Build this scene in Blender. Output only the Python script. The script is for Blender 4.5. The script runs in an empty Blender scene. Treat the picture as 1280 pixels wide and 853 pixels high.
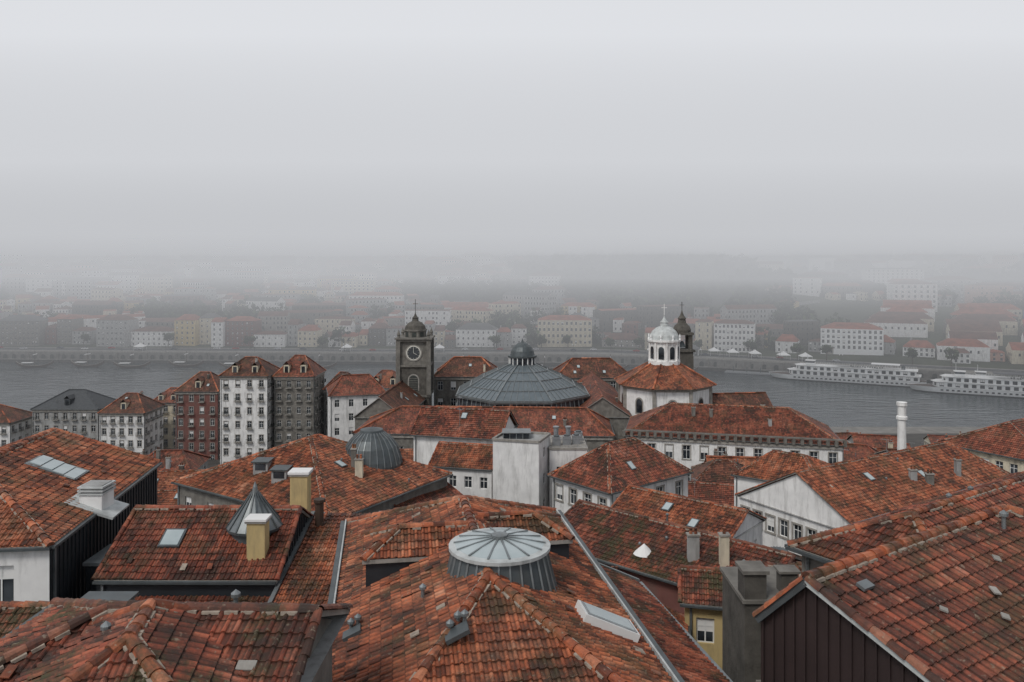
import bpy, math, random
from mathutils import Vector, Matrix
random.seed(7)
R=random.random
def U(a,b): return a+(b-a)*random.random()
scene=bpy.context.scene
H=65.0
# ------------------------------------------------------------------ materials
MATS={}
class NT:
    def __init__(s,name):
        m=bpy.data.materials.new(name); m.use_nodes=True
        s.m=m; s.t=m.node_tree; s.n=s.t.nodes; s.l=s.t.links
        s.b=s.n.get('Principled BSDF'); MATS[name]=m
    def new(s,t,**k):
        n=s.n.new(t)
        for a,b in k.items(): setattr(n,a,b)
        return n
    def link(s,a,b): s.l.new(a,b)
    def math(s,op,a,b=None):
        n=s.new('ShaderNodeMath',operation=op)
        for i,v in enumerate((a,b)):
            if v is None: continue
            if isinstance(v,(int,float)): n.inputs[i].default_value=v
            else: s.link(v,n.inputs[i])
        return n.outputs[0]
    def ramp(s,fac,stops):
        n=s.new('ShaderNodeValToRGB'); e=n.color_ramp.elements
        while len(e)<len(stops): e.new(0.5)
        for i,(p,c) in enumerate(stops):
            e[i].position=p
            if isinstance(c,(int,float)): c=(c,c,c)
            e[i].color=(c[0],c[1],c[2],1)
        s.link(fac,n.inputs[0]); return n.outputs[0]
    def mix(s,fac,a,b,mode='MIX'):
        n=s.new('ShaderNodeMix',data_type='RGBA',blend_type=mode)
        for i,v in ((0,fac),(6,a),(7,b)):
            if isinstance(v,(int,float)): n.inputs[i].default_value=v
            elif isinstance(v,tuple): n.inputs[i].default_value=(v[0],v[1],v[2],1)
            else: s.link(v,n.inputs[i])
        return n.outputs[2]
    def noise(s,scale,detail=4,stretch=None,rough=.55):
        g=s.new('ShaderNodeNewGeometry'); v=g.outputs['Position']
        if stretch:
            mp=s.new('ShaderNodeMapping'); mp.inputs['Scale'].default_value=stretch
            s.link(v,mp.inputs[0]); v=mp.outputs[0]
        n=s.new('ShaderNodeTexNoise'); n.inputs['Scale'].default_value=scale
        n.inputs['Detail'].default_value=detail; n.inputs['Roughness'].default_value=rough
        s.link(v,n.inputs['Vector']); return n.outputs[0]
    def bump(s,h,strength=.5,dist=.02):
        n=s.new('ShaderNodeBump'); n.inputs['Strength'].default_value=strength
        n.inputs['Distance'].default_value=dist; s.link(h,n.inputs['Height'])
        s.link(n.outputs[0],s.b.inputs['Normal'])

def tile_mat(name,dark,mid,light,moss=.3,dirt=.5,bump=True):
    t=NT(name)
    uv=t.new('ShaderNodeUVMap'); sp=t.new('ShaderNodeSeparateXYZ'); t.link(uv.outputs[0],sp.inputs[0])
    fx=t.math('FLOOR',sp.outputs[0]); fy=t.math('FLOOR',sp.outputs[1])
    cb=t.new('ShaderNodeCombineXYZ'); t.link(fx,cb.inputs[0]); t.link(fy,cb.inputs[1])
    wn=t.new('ShaderNodeTexWhiteNoise',noise_dimensions='2D'); t.link(cb.outputs[0],wn.inputs['Vector'])
    big=t.noise(.33,7,rough=.68)
    f=t.math('ADD',t.math('MULTIPLY',wn.outputs[0],.42),t.math('MULTIPLY',t.math('SUBTRACT',big,.38),2.5))
    old=tuple(c*.4 for c in dark)
    col=t.ramp(f,[(0.05,old),(.26,dark),(.5,mid),(.85,light),(1.0,(light[0]*1.05,light[1]*1.45,light[2]*1.8))])
    odd=t.ramp(wn.outputs[0],[(.93,0),(.95,1)]); col=t.mix(t.math('MULTIPLY',odd,.5),col,(light[0]*1.05,light[1]*1.3,light[2]*1.5))
    odd=t.ramp(wn.outputs[0],[(.06,1),(.08,0)]); col=t.mix(t.math('MULTIPLY',odd,.6),col,old)
    # damp black algae running down from the ridges, in streaks along the slope
    mp=t.new('ShaderNodeMapping'); mp.inputs['Scale'].default_value=(.55,.10,1); t.link(uv.outputs[0],mp.inputs[0])
    sn=t.new('ShaderNodeTexNoise'); sn.inputs['Scale'].default_value=1.0; sn.inputs['Detail'].default_value=6; sn.inputs['Roughness'].default_value=.7
    t.link(mp.outputs[0],sn.inputs['Vector'])
    st=t.ramp(sn.outputs[0],[(.48,0),(.64,1)]); col=t.mix(t.math('MULTIPLY',st,dirt*.9),col,(.032,.021,.016))
    d=t.ramp(t.noise(1.1,8,rough=.75),[(.45,0),(.61,1)])
    col=t.mix(t.math('MULTIPLY',d,dirt),col,(.032,.023,.018))
    ms=t.ramp(t.noise(.5,9,rough=.75),[(.5,0),(.6,1)])
    ms=t.math('MULTIPLY',ms,moss)
    col=t.mix(ms,col,(.055,.052,.021))
    li=t.ramp(t.noise(8,3),[(.61,0),(.71,1)])
    col=t.mix(t.math('MULTIPLY',li,.4),col,(.36,.31,.23))
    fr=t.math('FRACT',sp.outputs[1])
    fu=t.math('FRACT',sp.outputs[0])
    course_shade=t.ramp(fr,[(0,.8),(.17,0)])  # occlusion shade in the gaps between courses, painted into the colour
    col=t.mix(course_shade,col,(.022,.014,.01))
    pan_shade=t.ramp(fu,[(.0,.35),(.08,0),(.42,0),(.56,.66),(.66,.55),(.8,.2),(1.0,.35)])  # roll shading painted along the pan channels so the profile reads
    col=t.mix(pan_shade,col,(.036,.02,.013))
    t.link(col,t.b.inputs['Base Color']); t.b.inputs['Roughness'].default_value=.64
    t.b.inputs['Specular IOR Level'].default_value=.35
    fine=t.noise(30,3)
    if bump:
        prof=t.math('SINE',t.math('MULTIPLY',fu,math.pi))
        h=t.math('ADD',t.math('MULTIPLY',prof,1.0),t.math('MULTIPLY',fr,.5))
        h=t.math('ADD',h,t.math('MULTIPLY',fine,.12)); t.bump(h,.8,.05)
    else: t.bump(fine,.6,.014)
    return t.m
PAL={'orange':((.20,.052,.024),(.43,.118,.05),(.56,.19,.09)),
     'red':((.135,.034,.02),(.31,.076,.04),(.44,.132,.07)),
     'brown':((.08,.032,.021),(.19,.062,.037),(.32,.115,.062))}
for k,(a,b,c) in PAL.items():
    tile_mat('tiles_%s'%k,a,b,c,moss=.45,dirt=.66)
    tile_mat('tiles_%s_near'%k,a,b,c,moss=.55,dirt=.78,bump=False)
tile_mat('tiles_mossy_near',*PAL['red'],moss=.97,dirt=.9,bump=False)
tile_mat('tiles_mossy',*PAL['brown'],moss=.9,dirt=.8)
def plain(name,col,rough=.8,var=.25,scale=1.5,stain=0,metal=0,bump=.3,bd=.01,bs=12):
    t=NT(name)
    n=t.noise(scale,6)
    c=t.mix(t.ramp(n,[(.3,0),(.7,1)]),tuple(x*(1-var) for x in col),tuple(min(1,x*(1+var*.4)) for x in col))
    if stain:
        s=t.ramp(t.noise(1.6,7,stretch=(1,1,.18),rough=.7),[(.48,0),(.7,1)])
        c=t.mix(t.math('MULTIPLY',s,stain),c,(.11,.10,.085))
    t.link(c,t.b.inputs['Base Color']); t.b.inputs['Roughness'].default_value=rough
    t.b.inputs['Metallic'].default_value=metal
    if bump: t.bump(t.noise(bs,4),bump,bd)
    return t.m
plain('plaster_white',(.78,.77,.75),.9,.15,.8,stain=.45)
plain('plaster_cream',(.62,.55,.42),.9,.15,.8,stain=.5)
plain('plaster_grey',(.36,.36,.35),.9,.25,.8,stain=.6)
plain('plaster_yellow',(.55,.42,.20),.9,.15,.8,stain=.45)
plain('plaster_pink',(.48,.29,.23),.9,.15,.8,stain=.5)
plain('plaster_rust',(.17,.07,.058),.9,.25,.8,stain=.6)
plain('stone_grey',(.19,.178,.158),.92,.4,1.2,stain=.7,bump=.6,bd=.03,bs=4)
plain('stone_dark',(.10,.092,.08),.95,.5,1.0,stain=.7,bump=.8,bd=.04,bs=3)
plain('stone_trim',(.32,.30,.27),.9,.3,1.5,stain=.5)
plain('cladding_dark',(.035,.04,.046),.5,.3,.7,metal=.3)
plain('cladding_maroon',(.03,.018,.017),.6,.3,.7)
plain('zinc',(.23,.25,.255),.45,.3,1.4,stain=.4,metal=.5)
plain('zinc_dark',(.10,.115,.12),.5,.3,1.4,stain=.3,metal=.4)
plain('lead_pale',(.50,.52,.51),.6,.25,1.4,stain=.4)
plain('slate',(.055,.06,.065),.65,.4,2)
plain('mortar',(.36,.30,.24),.95,.45,5)
plain('frame_white',(.72,.72,.70),.5,.05,2,bump=0)
plain('frame_dark',(.04,.045,.04),.5,.1,2,bump=0)
plain('metal_grey',(.32,.33,.34),.45,.2,3,metal=.5)
plain('ground_near',(.06,.056,.05),.95,.4,.25,bump=.5,bd=.05,bs=2)
plain('quay_stone',(.20,.19,.175),.9,.35,.35,stain=.5)
plain('hill_green',(.05,.058,.032),.95,.55,.03)
plain('asphalt',(.055,.055,.057),.9,.2,1)
plain('paint_white',(.80,.80,.79),.35,.06,.6,stain=.10,bump=0)
plain('wood_dark',(.06,.036,.024),.7,.3,2)
plain('canvas_white',(.75,.74,.72),.85,.05,1,bump=0)
plain('bark',(.09,.07,.055),.95,.4,3)
plain('leaf_dark',(.02,.034,.014),.8,.35,.8,bump=0)
plain('leaf_mid',(.04,.062,.023),.8,.3,.8,bump=0)
plain('leaf_light',(.075,.105,.038),.8,.3,.8,bump=0)
plain('tyre',(.02,.02,.02),.9,.1,1,bump=0)
for i,c in enumerate([(.35,.02,.02),(.5,.5,.52),(.04,.05,.08),(.7,.7,.7)]): plain('car_paint_%d'%i,c,.25,.03,1,bump=0)
plain('clock_face',(.72,.70,.62),.5,.05,2,bump=0)
t=NT('glass_dark'); c=t.mix(t.ramp(t.noise(.5,2),[(.35,0),(.65,1)]),(.015,.018,.022),(.07,.08,.09)); t.link(c,t.b.inputs['Base Color']); t.b.inputs['Roughness'].default_value=.12
t=NT('glass_sky'); c=t.mix(t.noise(1.2,4),(.28,.34,.35),(.50,.55,.55)); t.link(c,t.b.inputs['Base Color']); t.b.inputs['Roughness'].default_value=.22
t=NT('glass_roof'); c=t.mix(t.noise(.6,5),(.065,.085,.095),(.155,.18,.195)); t.link(c,t.b.inputs['Base Color']); t.b.inputs['Roughness'].default_value=.3
t=NT('river_water'); c=t.mix(t.noise(.01,4),(.028,.04,.045),(.048,.062,.066)); t.link(c,t.b.inputs['Base Color']); t.b.inputs['Roughness'].default_value=.16; t.b.inputs['IOR'].default_value=1.33
h=t.math('ADD',t.noise(.22,5,stretch=(.5,1,1)),t.math('MULTIPLY',t.noise(.03,3),1.5)); t.bump(h,.6,1.3)

# ------------------------------------------------------------------ mesh builder
class MB:
    def __init__(s): s.v=[];s.f=[];s.m=[];s.uv=[];s.mats=[]
    def mi(s,mat):
        if mat not in s.mats: s.mats.append(mat)
        return s.mats.index(mat)
    def poly(s,pts,mat,uv=None):
        b=len(s.v); s.v.extend([tuple(p) for p in pts]); s.f.append(tuple(range(b,b+len(pts))))
        s.m.append(s.mi(mat)); s.uv.extend(uv if uv else [(p[0]*.5,p[1]*.5+p[2]*.5) for p in pts])
    def obox(s,c,ax,ay,az,mat):
        c=Vector(c);ax=Vector(ax);ay=Vector(ay);az=Vector(az)
        P=[c+ax*i+ay*j+az*k for k in(-1,1) for j in(-1,1) for i in(-1,1)]
        for q in((0,2,3,1),(4,5,7,6),(0,1,5,4),(2,6,7,3),(0,4,6,2),(1,3,7,5)): s.poly([P[i] for i in q],mat)
    def box(s,x0,y0,z0,x1,y1,z1,mat):
        s.obox(((x0+x1)/2,(y0+y1)/2,(z0+z1)/2),((x1-x0)/2,0,0),(0,(y1-y0)/2,0),(0,0,(z1-z0)/2),mat)
    def beam(s,p,q,w,h,mat):
        p=Vector(p);q=Vector(q);d=q-p
        if d.length<1e-6:return
        a=d/2;dn=d.normalized();up=Vector((0,0,1)) if abs(dn.z)<.95 else Vector((1,0,0))
        sx=dn.cross(up).normalized();sz=sx.cross(dn)
        s.obox((p+q)/2,a,sx*w/2,sz*h/2,mat)
    def lathe(s,c,prof,n,mat,rot=0,sx=1,sy=1,cap=True):
        c=Vector(c);rings=[]
        for r,z in prof:
            rings.append([c+Vector((math.cos(rot+2*math.pi*i/n)*r*sx,math.sin(rot+2*math.pi*i/n)*r*sy,z)) for i in range(n)])
        for k in range(len(rings)-1):
            for i in range(n):
                j=(i+1)%n
                a,b,c2,d=rings[k][i],rings[k][j],rings[k+1][j],rings[k+1][i]
                if prof[k+1][0]<1e-4: s.poly([a,b,c2],mat)
                elif prof[k][0]<1e-4: s.poly([a,c2,d],mat)
                else: s.poly([a,b,c2,d],mat)
        if cap and prof[-1][0]>1e-4: s.poly(rings[-1],mat)
    def finish(s,name,parent=None):
        me=bpy.data.meshes.new(name); me.from_pydata(s.v,[],s.f)
        for m in s.mats: me.materials.append(MATS[m])
        me.polygons.foreach_set('material_index',s.m)
        ul=me.uv_layers.new(name='UVMap'); ul.data.foreach_set('uv',[x for p in s.uv for x in p])
        me.update()
        o=bpy.data.objects.new(name,me); scene.collection.objects.link(o)
        if parent: o.parent=parent
        return o
def root(name):
    e=bpy.data.objects.new(name,None); scene.collection.objects.link(e); return e
V2=lambda x,y: Vector((x,y))
# ------------------------------------------------------------------ tiles
TW,TL=.25,.37
def clip(poly,ax,lim,keep_less):
    out=[]
    for i in range(len(poly)):
        p,q=poly[i],poly[(i+1)%len(poly)]
        ip=(p[ax]<=lim) if keep_less else (p[ax]>=lim)
        iq=(q[ax]<=lim) if keep_less else (q[ax]>=lim)
        if ip: out.append(p)
        if ip!=iq:
            t=(lim-p[ax])/(q[ax]-p[ax]); r=[p[0]+(q[0]-p[0])*t,p[1]+(q[1]-p[1])*t]; r[ax]=lim; out.append(tuple(r))
    return out
def frame_of(pts):
    n=Vector((0,0,0)); P=[Vector(p) for p in pts]
    for i in range(len(P)):
        a,b=P[i],P[(i+1)%len(P)]
        n+=Vector(((a.y-b.y)*(a.z+b.z),(a.z-b.z)*(a.x+b.x),(a.x-b.x)*(a.y+b.y)))
    n.normalize()
    if n.z<0:n=-n
    sdir=Vector((n.x*n.z,n.y*n.z,-(n.x**2+n.y**2)))
    if sdir.length<1e-5: sdir=Vector((0,-1,0))
    sdir.normalize(); h=sdir.cross(n).normalized()
    return P[0],h,sdir,n
FR=[0,.1,.24,.40,.52,1.0]; PH=[0,.035,.055,.035,.0,.0]
def tile_face(mb,pts,mat,detail):
    o,h,sd,n=frame_of(pts)
    off=(random.randint(0,400),random.randint(0,400));p1,p2=U(0,6),U(0,6)
    q=[((Vector(p)-o).dot(h),(Vector(p)-o).dot(sd)) for p in pts]
    if detail==0:
        mb.poly(pts,mat,[(a/TW+off[0],b/TL+off[1]) for a,b in q]); return
    lo_a=min(a for a,b in q);hi_a=max(a for a,b in q);lo_b=min(b for a,b in q);hi_b=max(b for a,b in q)
    b0=lo_b-R()*.1;row=0
    while b0<hi_b:
        b1=b0+TL
        rowp=clip(clip(q,1,max(b0,lo_b),False),1,b1,True)
        if len(rowp)>=3:
            ra0=min(p[0] for p in rowp);ra1=max(p[0] for p in rowp)
            if detail==1: cells=[(ra0-.01,ra1+.01,0,0,0)]
            else:
                cells=[];i0=math.floor(ra0/TW);i1=math.ceil(ra1/TW)
                for i in range(i0,i1):
                    j=U(-.009,.009)+(.025 if R()<.03 else 0); lf=U(.026,.048)
                    for k in range(5): cells.append(((i+FR[k])*TW,(i+FR[k+1])*TW,PH[k]+j,PH[k+1]+j,lf))
            for a0,a1,w0,w1,lf in cells:
                c=clip(clip(rowp,0,a0,False),0,a1,True)
                if len(c)<3: continue
                lift=lf if detail==2 else .045
                def w(a,b):
                    return w0+(w1-w0)*(a-a0)/(a1-a0)+lift*(b-b0)/TL+(.045*math.sin(a*.8+p1)*math.sin(b*.9+p2) if detail==2 else 0)
                P=[o+h*a+sd*b+n*w(a,b) for a,b in c]
                mb.poly(P,mat,[(min(max(a,a0+.004),a1-.004)/TW+off[0],min(max(b-b0,.004),TL-.004)/TL+row+off[1]) for a,b in c])
                low=[p for p in c if abs(p[1]-b1)<1e-5]
                if len(low)>=2:
                    x0=min(p[0] for p in low);x1=max(p[0] for p in low)
                    if x1-x0>1e-3:
                        A=o+h*x0+sd*b1;B=o+h*x1+sd*b1;dn=lift+.012
                        mb.poly([A+n*w(x0,b1),B+n*w(x1,b1),B+n*(w(x1,b1)-dn),A+n*(w(x0,b1)-dn)],mat,[((x0+.004)/TW+off[0],.9+row+off[1])]*2+[((x0+.004)/TW+off[0],.02+row+off[1])]*2)
        b0=b1;row+=1
def caps(mb,a,b,mat,r=.13,mortar=True,seg=.42):
    a=Vector(a);b=Vector(b);d=b-a;L=d.length
    if L<.2:return
    dn=d/L;sx=dn.cross(Vector((0,0,1))).normalized();up=sx.cross(dn)
    n=max(1,int(L/seg))
    for k in range(n):
        p=a+d*(k/n);q=a+d*((k+1.12)/n) if k<n-1 else b
        j=sx*U(-.018,.018)+up*U(-.005,.018)
        ring0=[p+j+sx*math.cos(t)*r*1.18+up*(math.sin(t)*r*1.1+.02) for t in [math.pi*i/5 for i in range(6)]]
        ring1=[q+j+sx*math.cos(t)*r*.92+up*(math.sin(t)*r*.85+.02) for t in [math.pi*i/5 for i in range(6)]]
        kk=random.randint(0,500);m2=random.randint(0,500)
        for i in range(5): mb.poly([ring0[i],ring1[i],ring1[i+1],ring0[i+1]],mat,[(kk+.3,m2+.4+.1*z) for z in range(4)])
        mb.poly(ring0,mat,[(kk+.3,m2+.1)]*6)
        if mortar:
            for sgn in(-1,1):
                if R()<.25: continue
                c=p+d*((.5+U(-.1,.1))/n)+sx*sgn*(r*1.15)-up*.005
                mb.obox(c,dn*(L/n*U(.3,.47)),sx*(.03+.03*R()),up*(.03+.014*R()),'mortar')
# ------------------------------------------------------------------ facade with recessed windows
def facade(mb,A,B,z0,z1,win,wall,trim=None,frame='frame_white',rec=.16,balc=False,simple=False):
    d=(B-A);L=d.length
    if L<.05:return
    d=d/L;n=V2(d.y,-d.x)
    def pt(s,z,o=0): return (A.x+d.x*s+n.x*o,A.y+d.y*s+n.y*o,z)
    def q(s0,s1,za,zb,o,m): mb.poly([pt(s0,za,o),pt(s1,za,o),pt(s1,zb,o),pt(s0,zb,o)],m)
    if not win: q(0,L,z0,z1,0,wall);return
    cols,rows,ww,wh=win[:4]; zb=win[4] if len(win)>4 else z0
    fh=(z1-zb)/rows;pit=L/cols;ww=min(ww,pit*.6);wh=min(wh,fh*.7)
    us=[0]
    for i in range(cols): c=(i+.5)*pit;us+=[c-ww/2,c+ww/2]
    us.append(L);zs=[z0]
    for j in range(rows): b=zb+fh*j+(fh-wh)*.48;zs+=[b,b+wh]
    zs.append(z1)
    for i in range(len(us)-1):
        for j in range(len(zs)-1):
            s0,s1,a,b=us[i],us[i+1],zs[j],zs[j+1]
            if i%2==1 and j%2==1:
                mb.poly([pt(s0,a,0),pt(s0,a,-rec),pt(s0,b,-rec),pt(s0,b,0)],wall)
                mb.poly([pt(s1,a,0),pt(s1,b,0),pt(s1,b,-rec),pt(s1,a,-rec)],wall)
                mb.poly([pt(s0,a,0),pt(s1,a,0),pt(s1,a,-rec),pt(s0,a,-rec)],wall)
                mb.poly([pt(s0,b,0),pt(s0,b,-rec),pt(s1,b,-rec),pt(s1,b,0)],wall)
                shade=R()<.25
                q(s0,s1,a,b,-rec,'glass_dark')
                if shade:
                    q(s0+.05,s1-.05,b-(b-a)*U(.3,.7),b-.05,-rec+.012,'canvas_white')
                fw=.07 if ww<1.5 else .09
                o=-rec+.03
                q(s0,s0+fw,a,b,o,frame);q(s1-fw,s1,a,b,o,frame);q(s0+fw,s1-fw,a,a+fw,o,frame);q(s0+fw,s1-fw,b-fw,b,o,frame)
                m=(s0+s1)/2;q(m-fw/2,m+fw/2,a+fw,b-fw,o+.003,frame)
                if not simple:
                    zt=a+(b-a)*.66;q(s0+fw,s1-fw,zt-fw/2,zt+fw/2,o+.006,frame)
                if trim:
                    tw=.16
                    def tb(s0,s1,za,zb,o): 
                        c=Vector(pt((s0+s1)/2,(za+zb)/2,o/2-.02));mb.obox(c,Vector((d.x,d.y,0))*((s1-s0)/2),Vector((n.x,n.y,0))*(o/2+.02),(0,0,(zb-za)/2),trim)
                    tb(s0-tw,s1+tw,b,b+tw,.06);tb(s0-tw-.05,s1+tw+.05,a-tw,a,.1);tb(s0-tw,s0-.002,a+.002,b-.002,.045);tb(s1+.002,s1+tw,a+.002,b-.002,.045)
                if balc and R()<.75:
                    c=Vector(pt((s0+s1)/2,a-.25,.35));mb.obox(c,Vector((d.x,d.y,0))*(ww/2+.3),Vector((n.x,n.y,0))*.35,(0,0,.07),'stone_trim')
                    for k in range(7):
                        s=s0-.25+(ww+.5)*k/6;mb.beam(pt(s,a-.18,.66),pt(s,a+.75,.66),.05,.05,'frame_dark')
                    mb.beam(pt(s0-.3,a+.78,.66),pt(s1+.3,a+.78,.66),.07,.07,'frame_dark')
            else: q(s0,s1,a,b,0,wall)
def rect(c0,ang,L,W):
    a=math.radians(ang);d=V2(math.cos(a),math.sin(a));p=V2(-d.y,d.x);c=V2(*c0)
    return [c,c+d*L,c+d*L+p*W,c+p*W]
FOOT=[]
class House: pass
def inset(C,k):
    d=(C[1]-C[0]).normalized();p=(C[3]-C[0]).normalized()
    return [C[0]+d*k+p*k,C[1]-d*k+p*k,C[2]-d*k-p*k,C[3]+d*k-p*k]
def v3(p,z): return Vector((p.x,p.y,z))
def ribs(mb,A,B,z0,tops,mat,step=.42):
    d=B-A;L=d.length;d=d/L;n=V2(d.y,-d.x);s=.1
    while s<L:
        for (s0,za),(s1,zb) in zip(tops,tops[1:]):
            if s0<=s<=s1: zt=za+(zb-za)*(s-s0)/(s1-s0+1e-9)
        p=A+d*s+n*.025
        if zt-z0>.1: mb.obox((p.x,p.y,(z0+zt)/2),Vector((d.x,d.y,0))*.02,Vector((n.x,n.y,0))*.03,(0,0,(zt-z0)/2),mat)
        s+=step
def house(name,C,ze,rise,hip0=0,hip1=0,detail=1,roof='tiles_orange',wall='plaster_white',zb=None,win=None,sides=None,trim=None,ins=.35,
          gutter=True,walls=None,clad=False,cornice=False,balc=False,clutter=0,capr=.13,parent=None,ridge_mat=None,small=0):
    e=root(name) if parent is None else parent
    if parent is None: FOOT.append(C)
    if zb is None: zb=ground(min(c.y for c in C))-1
    h=House();h.root=e;h.C=C;h.ze=ze
    d=(C[1]-C[0]).normalized()
    m0=(C[3]+C[0])/2;m1=(C[1]+C[2])/2
    e0=v3(m0+d*hip0,ze+rise);e1=v3(m1-d*hip1,ze+rise)
    c=[v3(p,ze) for p in C]
    rf=MB()
    F=[[c[0],c[1],e1,e0],[c[2],c[3],e0,e1]]
    if hip1>0:F.append([c[1],c[2],e1])
    if hip0>0:F.append([c[3],c[0],e0])
    h.faces=F
    for f in F: tile_face(rf,f,roof,detail)
    zf=ze-.14
    for i in range(4):
        a,b=C[i],C[(i+1)%4]
        if (i==1 and hip1==0) or (i==3 and hip0==0):
            pk=e1 if i==1 else e0
            ca,cb=v3(a,ze),v3(b,ze);dz=Vector((0,0,-.14))
            rf.poly([ca+dz,pk+dz,pk,ca],'stone_trim');rf.poly([pk+dz,cb+dz,cb,pk],'stone_trim')
        else: rf.poly([v3(a,zf),v3(b,zf),v3(b,ze+.01),v3(a,ze+.01)],'stone_trim')
    rf.poly([v3(C[3],zf),v3(C[2],zf),v3(C[1],zf),v3(C[0],zf)],'plaster_grey')
    rf.finish('roof',e)
    cp=MB();rm=ridge_mat or roof
    if detail>0:
        caps(cp,e0,e1,rm,capr,True)
        for (hp,i,j,ee) in ((hip0,0,3,e0),(hip1,1,2,e1)):
            for q in (i,j): caps(cp,c[q],ee,rm,capr if hp>0 else capr*.8,hp>0)
    else:
        for a,b in [(e0,e1)]+([(c[0],e0),(c[3],e0)] if hip0>0 else [])+([(c[1],e1),(c[2],e1)] if hip1>0 else []):
            caps(cp,a,b,rm,.2,False,2.2)
    cp.finish('ridge_caps',e)
    w=MB();I=inset(C,ins)
    ws=walls or [wall]*4
    for i in range(4):
        wi=None
        if win and (sides is None or i in sides): wi=win if not isinstance(win,dict) else win.get(i)
        facade(w,I[i],I[(i+1)%4],zb,zf+.002,wi,ws[i],trim,balc=balc)
    if hip1==0:
        hm=(I[1]+I[2])/2;w.poly([v3(I[1],zf),v3(I[2],zf),v3(hm,ze+rise-rise*.03-.1)],ws[1])
    if hip0==0:
        hm=(I[3]+I[0])/2;w.poly([v3(I[3],zf),v3(I[0],zf),v3(hm,ze+rise-rise*.03-.1)],ws[3])
    if clad:
        for i in clad:
            A,B=I[i],I[(i+1)%4];L=(B-A).length
            g=(i==1 and hip1==0) or (i==3 and hip0==0)
            tops=[(0,zf),(L/2,ze+rise-.15),(L,zf)] if g else [(0,zf),(L,zf)]
            ribs(w,A,B,zb,tops,ws[i])
    if cornice:
        for i in range(4):
            A,B=I[i],I[(i+1)%4];dd=(B-A).normalized();n=V2(dd.y,-dd.x)
            w.beam(v3(A+n*.12,zf-.35),v3(B+n*.12,zf-.35),.34,.5,'stone_trim')
    w.finish('walls',e)
    if gutter:
        g=MB()
        for i in range(4):
            if (i==1 and hip1==0) or (i==3 and hip0==0): continue
            A,B=C[i],C[(i+1)%4];dd=(B-A).normalized();n=V2(dd.y,-dd.x)
            g.beam(v3(A+n*.09,ze-.07),v3(B+n*.09,ze-.07),.15,.11,'zinc_dark')
            if zb<ze-3: p=I[i]+dd*.3+n*.08; g.beam(v3(p,zb),v3(p,ze-.2),.11,.11,'zinc')
        g.finish('gutters',e)
    if clutter or small:
        m=MB()
        for _ in range(clutter):
            f=random.choice(F[:2]);t=U(.15,.85);s=U(.25,.8)
            a=f[0].lerp(f[1],t);b=f[3].lerp(f[2],t);p=a.lerp(b,s)
            _,hh,sd,nn=frame_of(f);k=R()
            if k<.4: roof_window(m,p,hh,sd,nn,.4,.55)
            elif k<.72:
                chimney(m,p.x,p.y,p.z-.6,p.z+U(.9,1.7),U(.4,.8),U(.4,.6),random.choice(['plaster_cream','plaster_grey','plaster_grey','stone_grey','stone_dark']))
            elif k<.87: pipe(m,p,U(.6,1.1))
            else: antenna(m,p)
        for _ in range(small):
            f=random.choice(F[:2]);t=U(.08,.92);s=U(.08,.85)
            a=f[0].lerp(f[1],t);b=f[3].lerp(f[2],t);p=a.lerp(b,s)
            _,hh,sd,nn=frame_of(f);k=R()
            if k<.35: # ventilation tile
                m.obox(p+nn*.10,hh*.11,sd*.13,nn*.035,'tiles_brown_near');m.obox(p+nn*.09+sd*.135,hh*.08,sd*.008,nn*.02,'frame_dark')
            elif k<.6: # slipped / broken tile
                an=U(-.7,.7);h2=hh*math.cos(an)+sd*math.sin(an);s2=sd*math.cos(an)-hh*math.sin(an)
                m.obox(p+nn*.095,h2*.11,s2*.16,nn*.014,'tiles_orange_near')
            elif k<.8: # patch of cement repair
                m.obox(p+nn*.055,hh*U(.1,.2),sd*U(.08,.2),nn*.02,'mortar')
            else: pipe(m,p,U(.2,.45))
        m.finish('roof_fittings',e)
    return h
def antenna(m,p):
    q=p+Vector((0,0,2.2));m.beam(p-Vector((0,0,.2)),q,.04,.04,'metal_grey');a=U(0,3.1);d=Vector((math.cos(a),math.sin(a),0));s=Vector((-d.y,d.x,0))
    m.beam(q-d*.6,q+d*.6,.03,.03,'metal_grey')
    for k in range(6): m.beam(q+d*(-.55+k*.22)-s*.3,q+d*(-.55+k*.22)+s*.3,.02,.02,'metal_grey')
def roof_window(m,p,hh,sd,nn,w,l):
    m.obox(p+nn*.06,hh*w,sd*l,nn*.07,'zinc_dark')
    m.obox(p+nn*.14,hh*(w-.09),sd*(l-.09),nn*.012,'glass_sky')
def chimney(m,x,y,z0,z1,w,d,mat,pots=2):
    m.box(x-w/2,y-d/2,z0,x+w/2,y+d/2,z1,mat)
    m.box(x-w/2-.07,y-d/2-.07,z1,x+w/2+.07,y+d/2+.07,z1+.1,'stone_trim')
    for i in range(pots):
        px=x+(i-(pots-1)/2)*w*.45
        m.lathe((px,y,z1+.1),[(.11,0),(.09,.3),(.12,.33),(.12,.38)],8,'tiles_orange_near')
def pipe(m,p,hh=.8):
    m.lathe(p-Vector((0,0,.2)),[(.06,0),(.06,hh+.1),(.12,hh+.12),(.12,hh+.2),(0,hh+.3)],8,'zinc')
def plane_pt(f,x,y):
    o,h,s,n=frame_of(f);z=o.z-((x-o.x)*n.x+(y-o.y)*n.y)/n.z
    return Vector((x,y,z)),h,s,n
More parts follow.
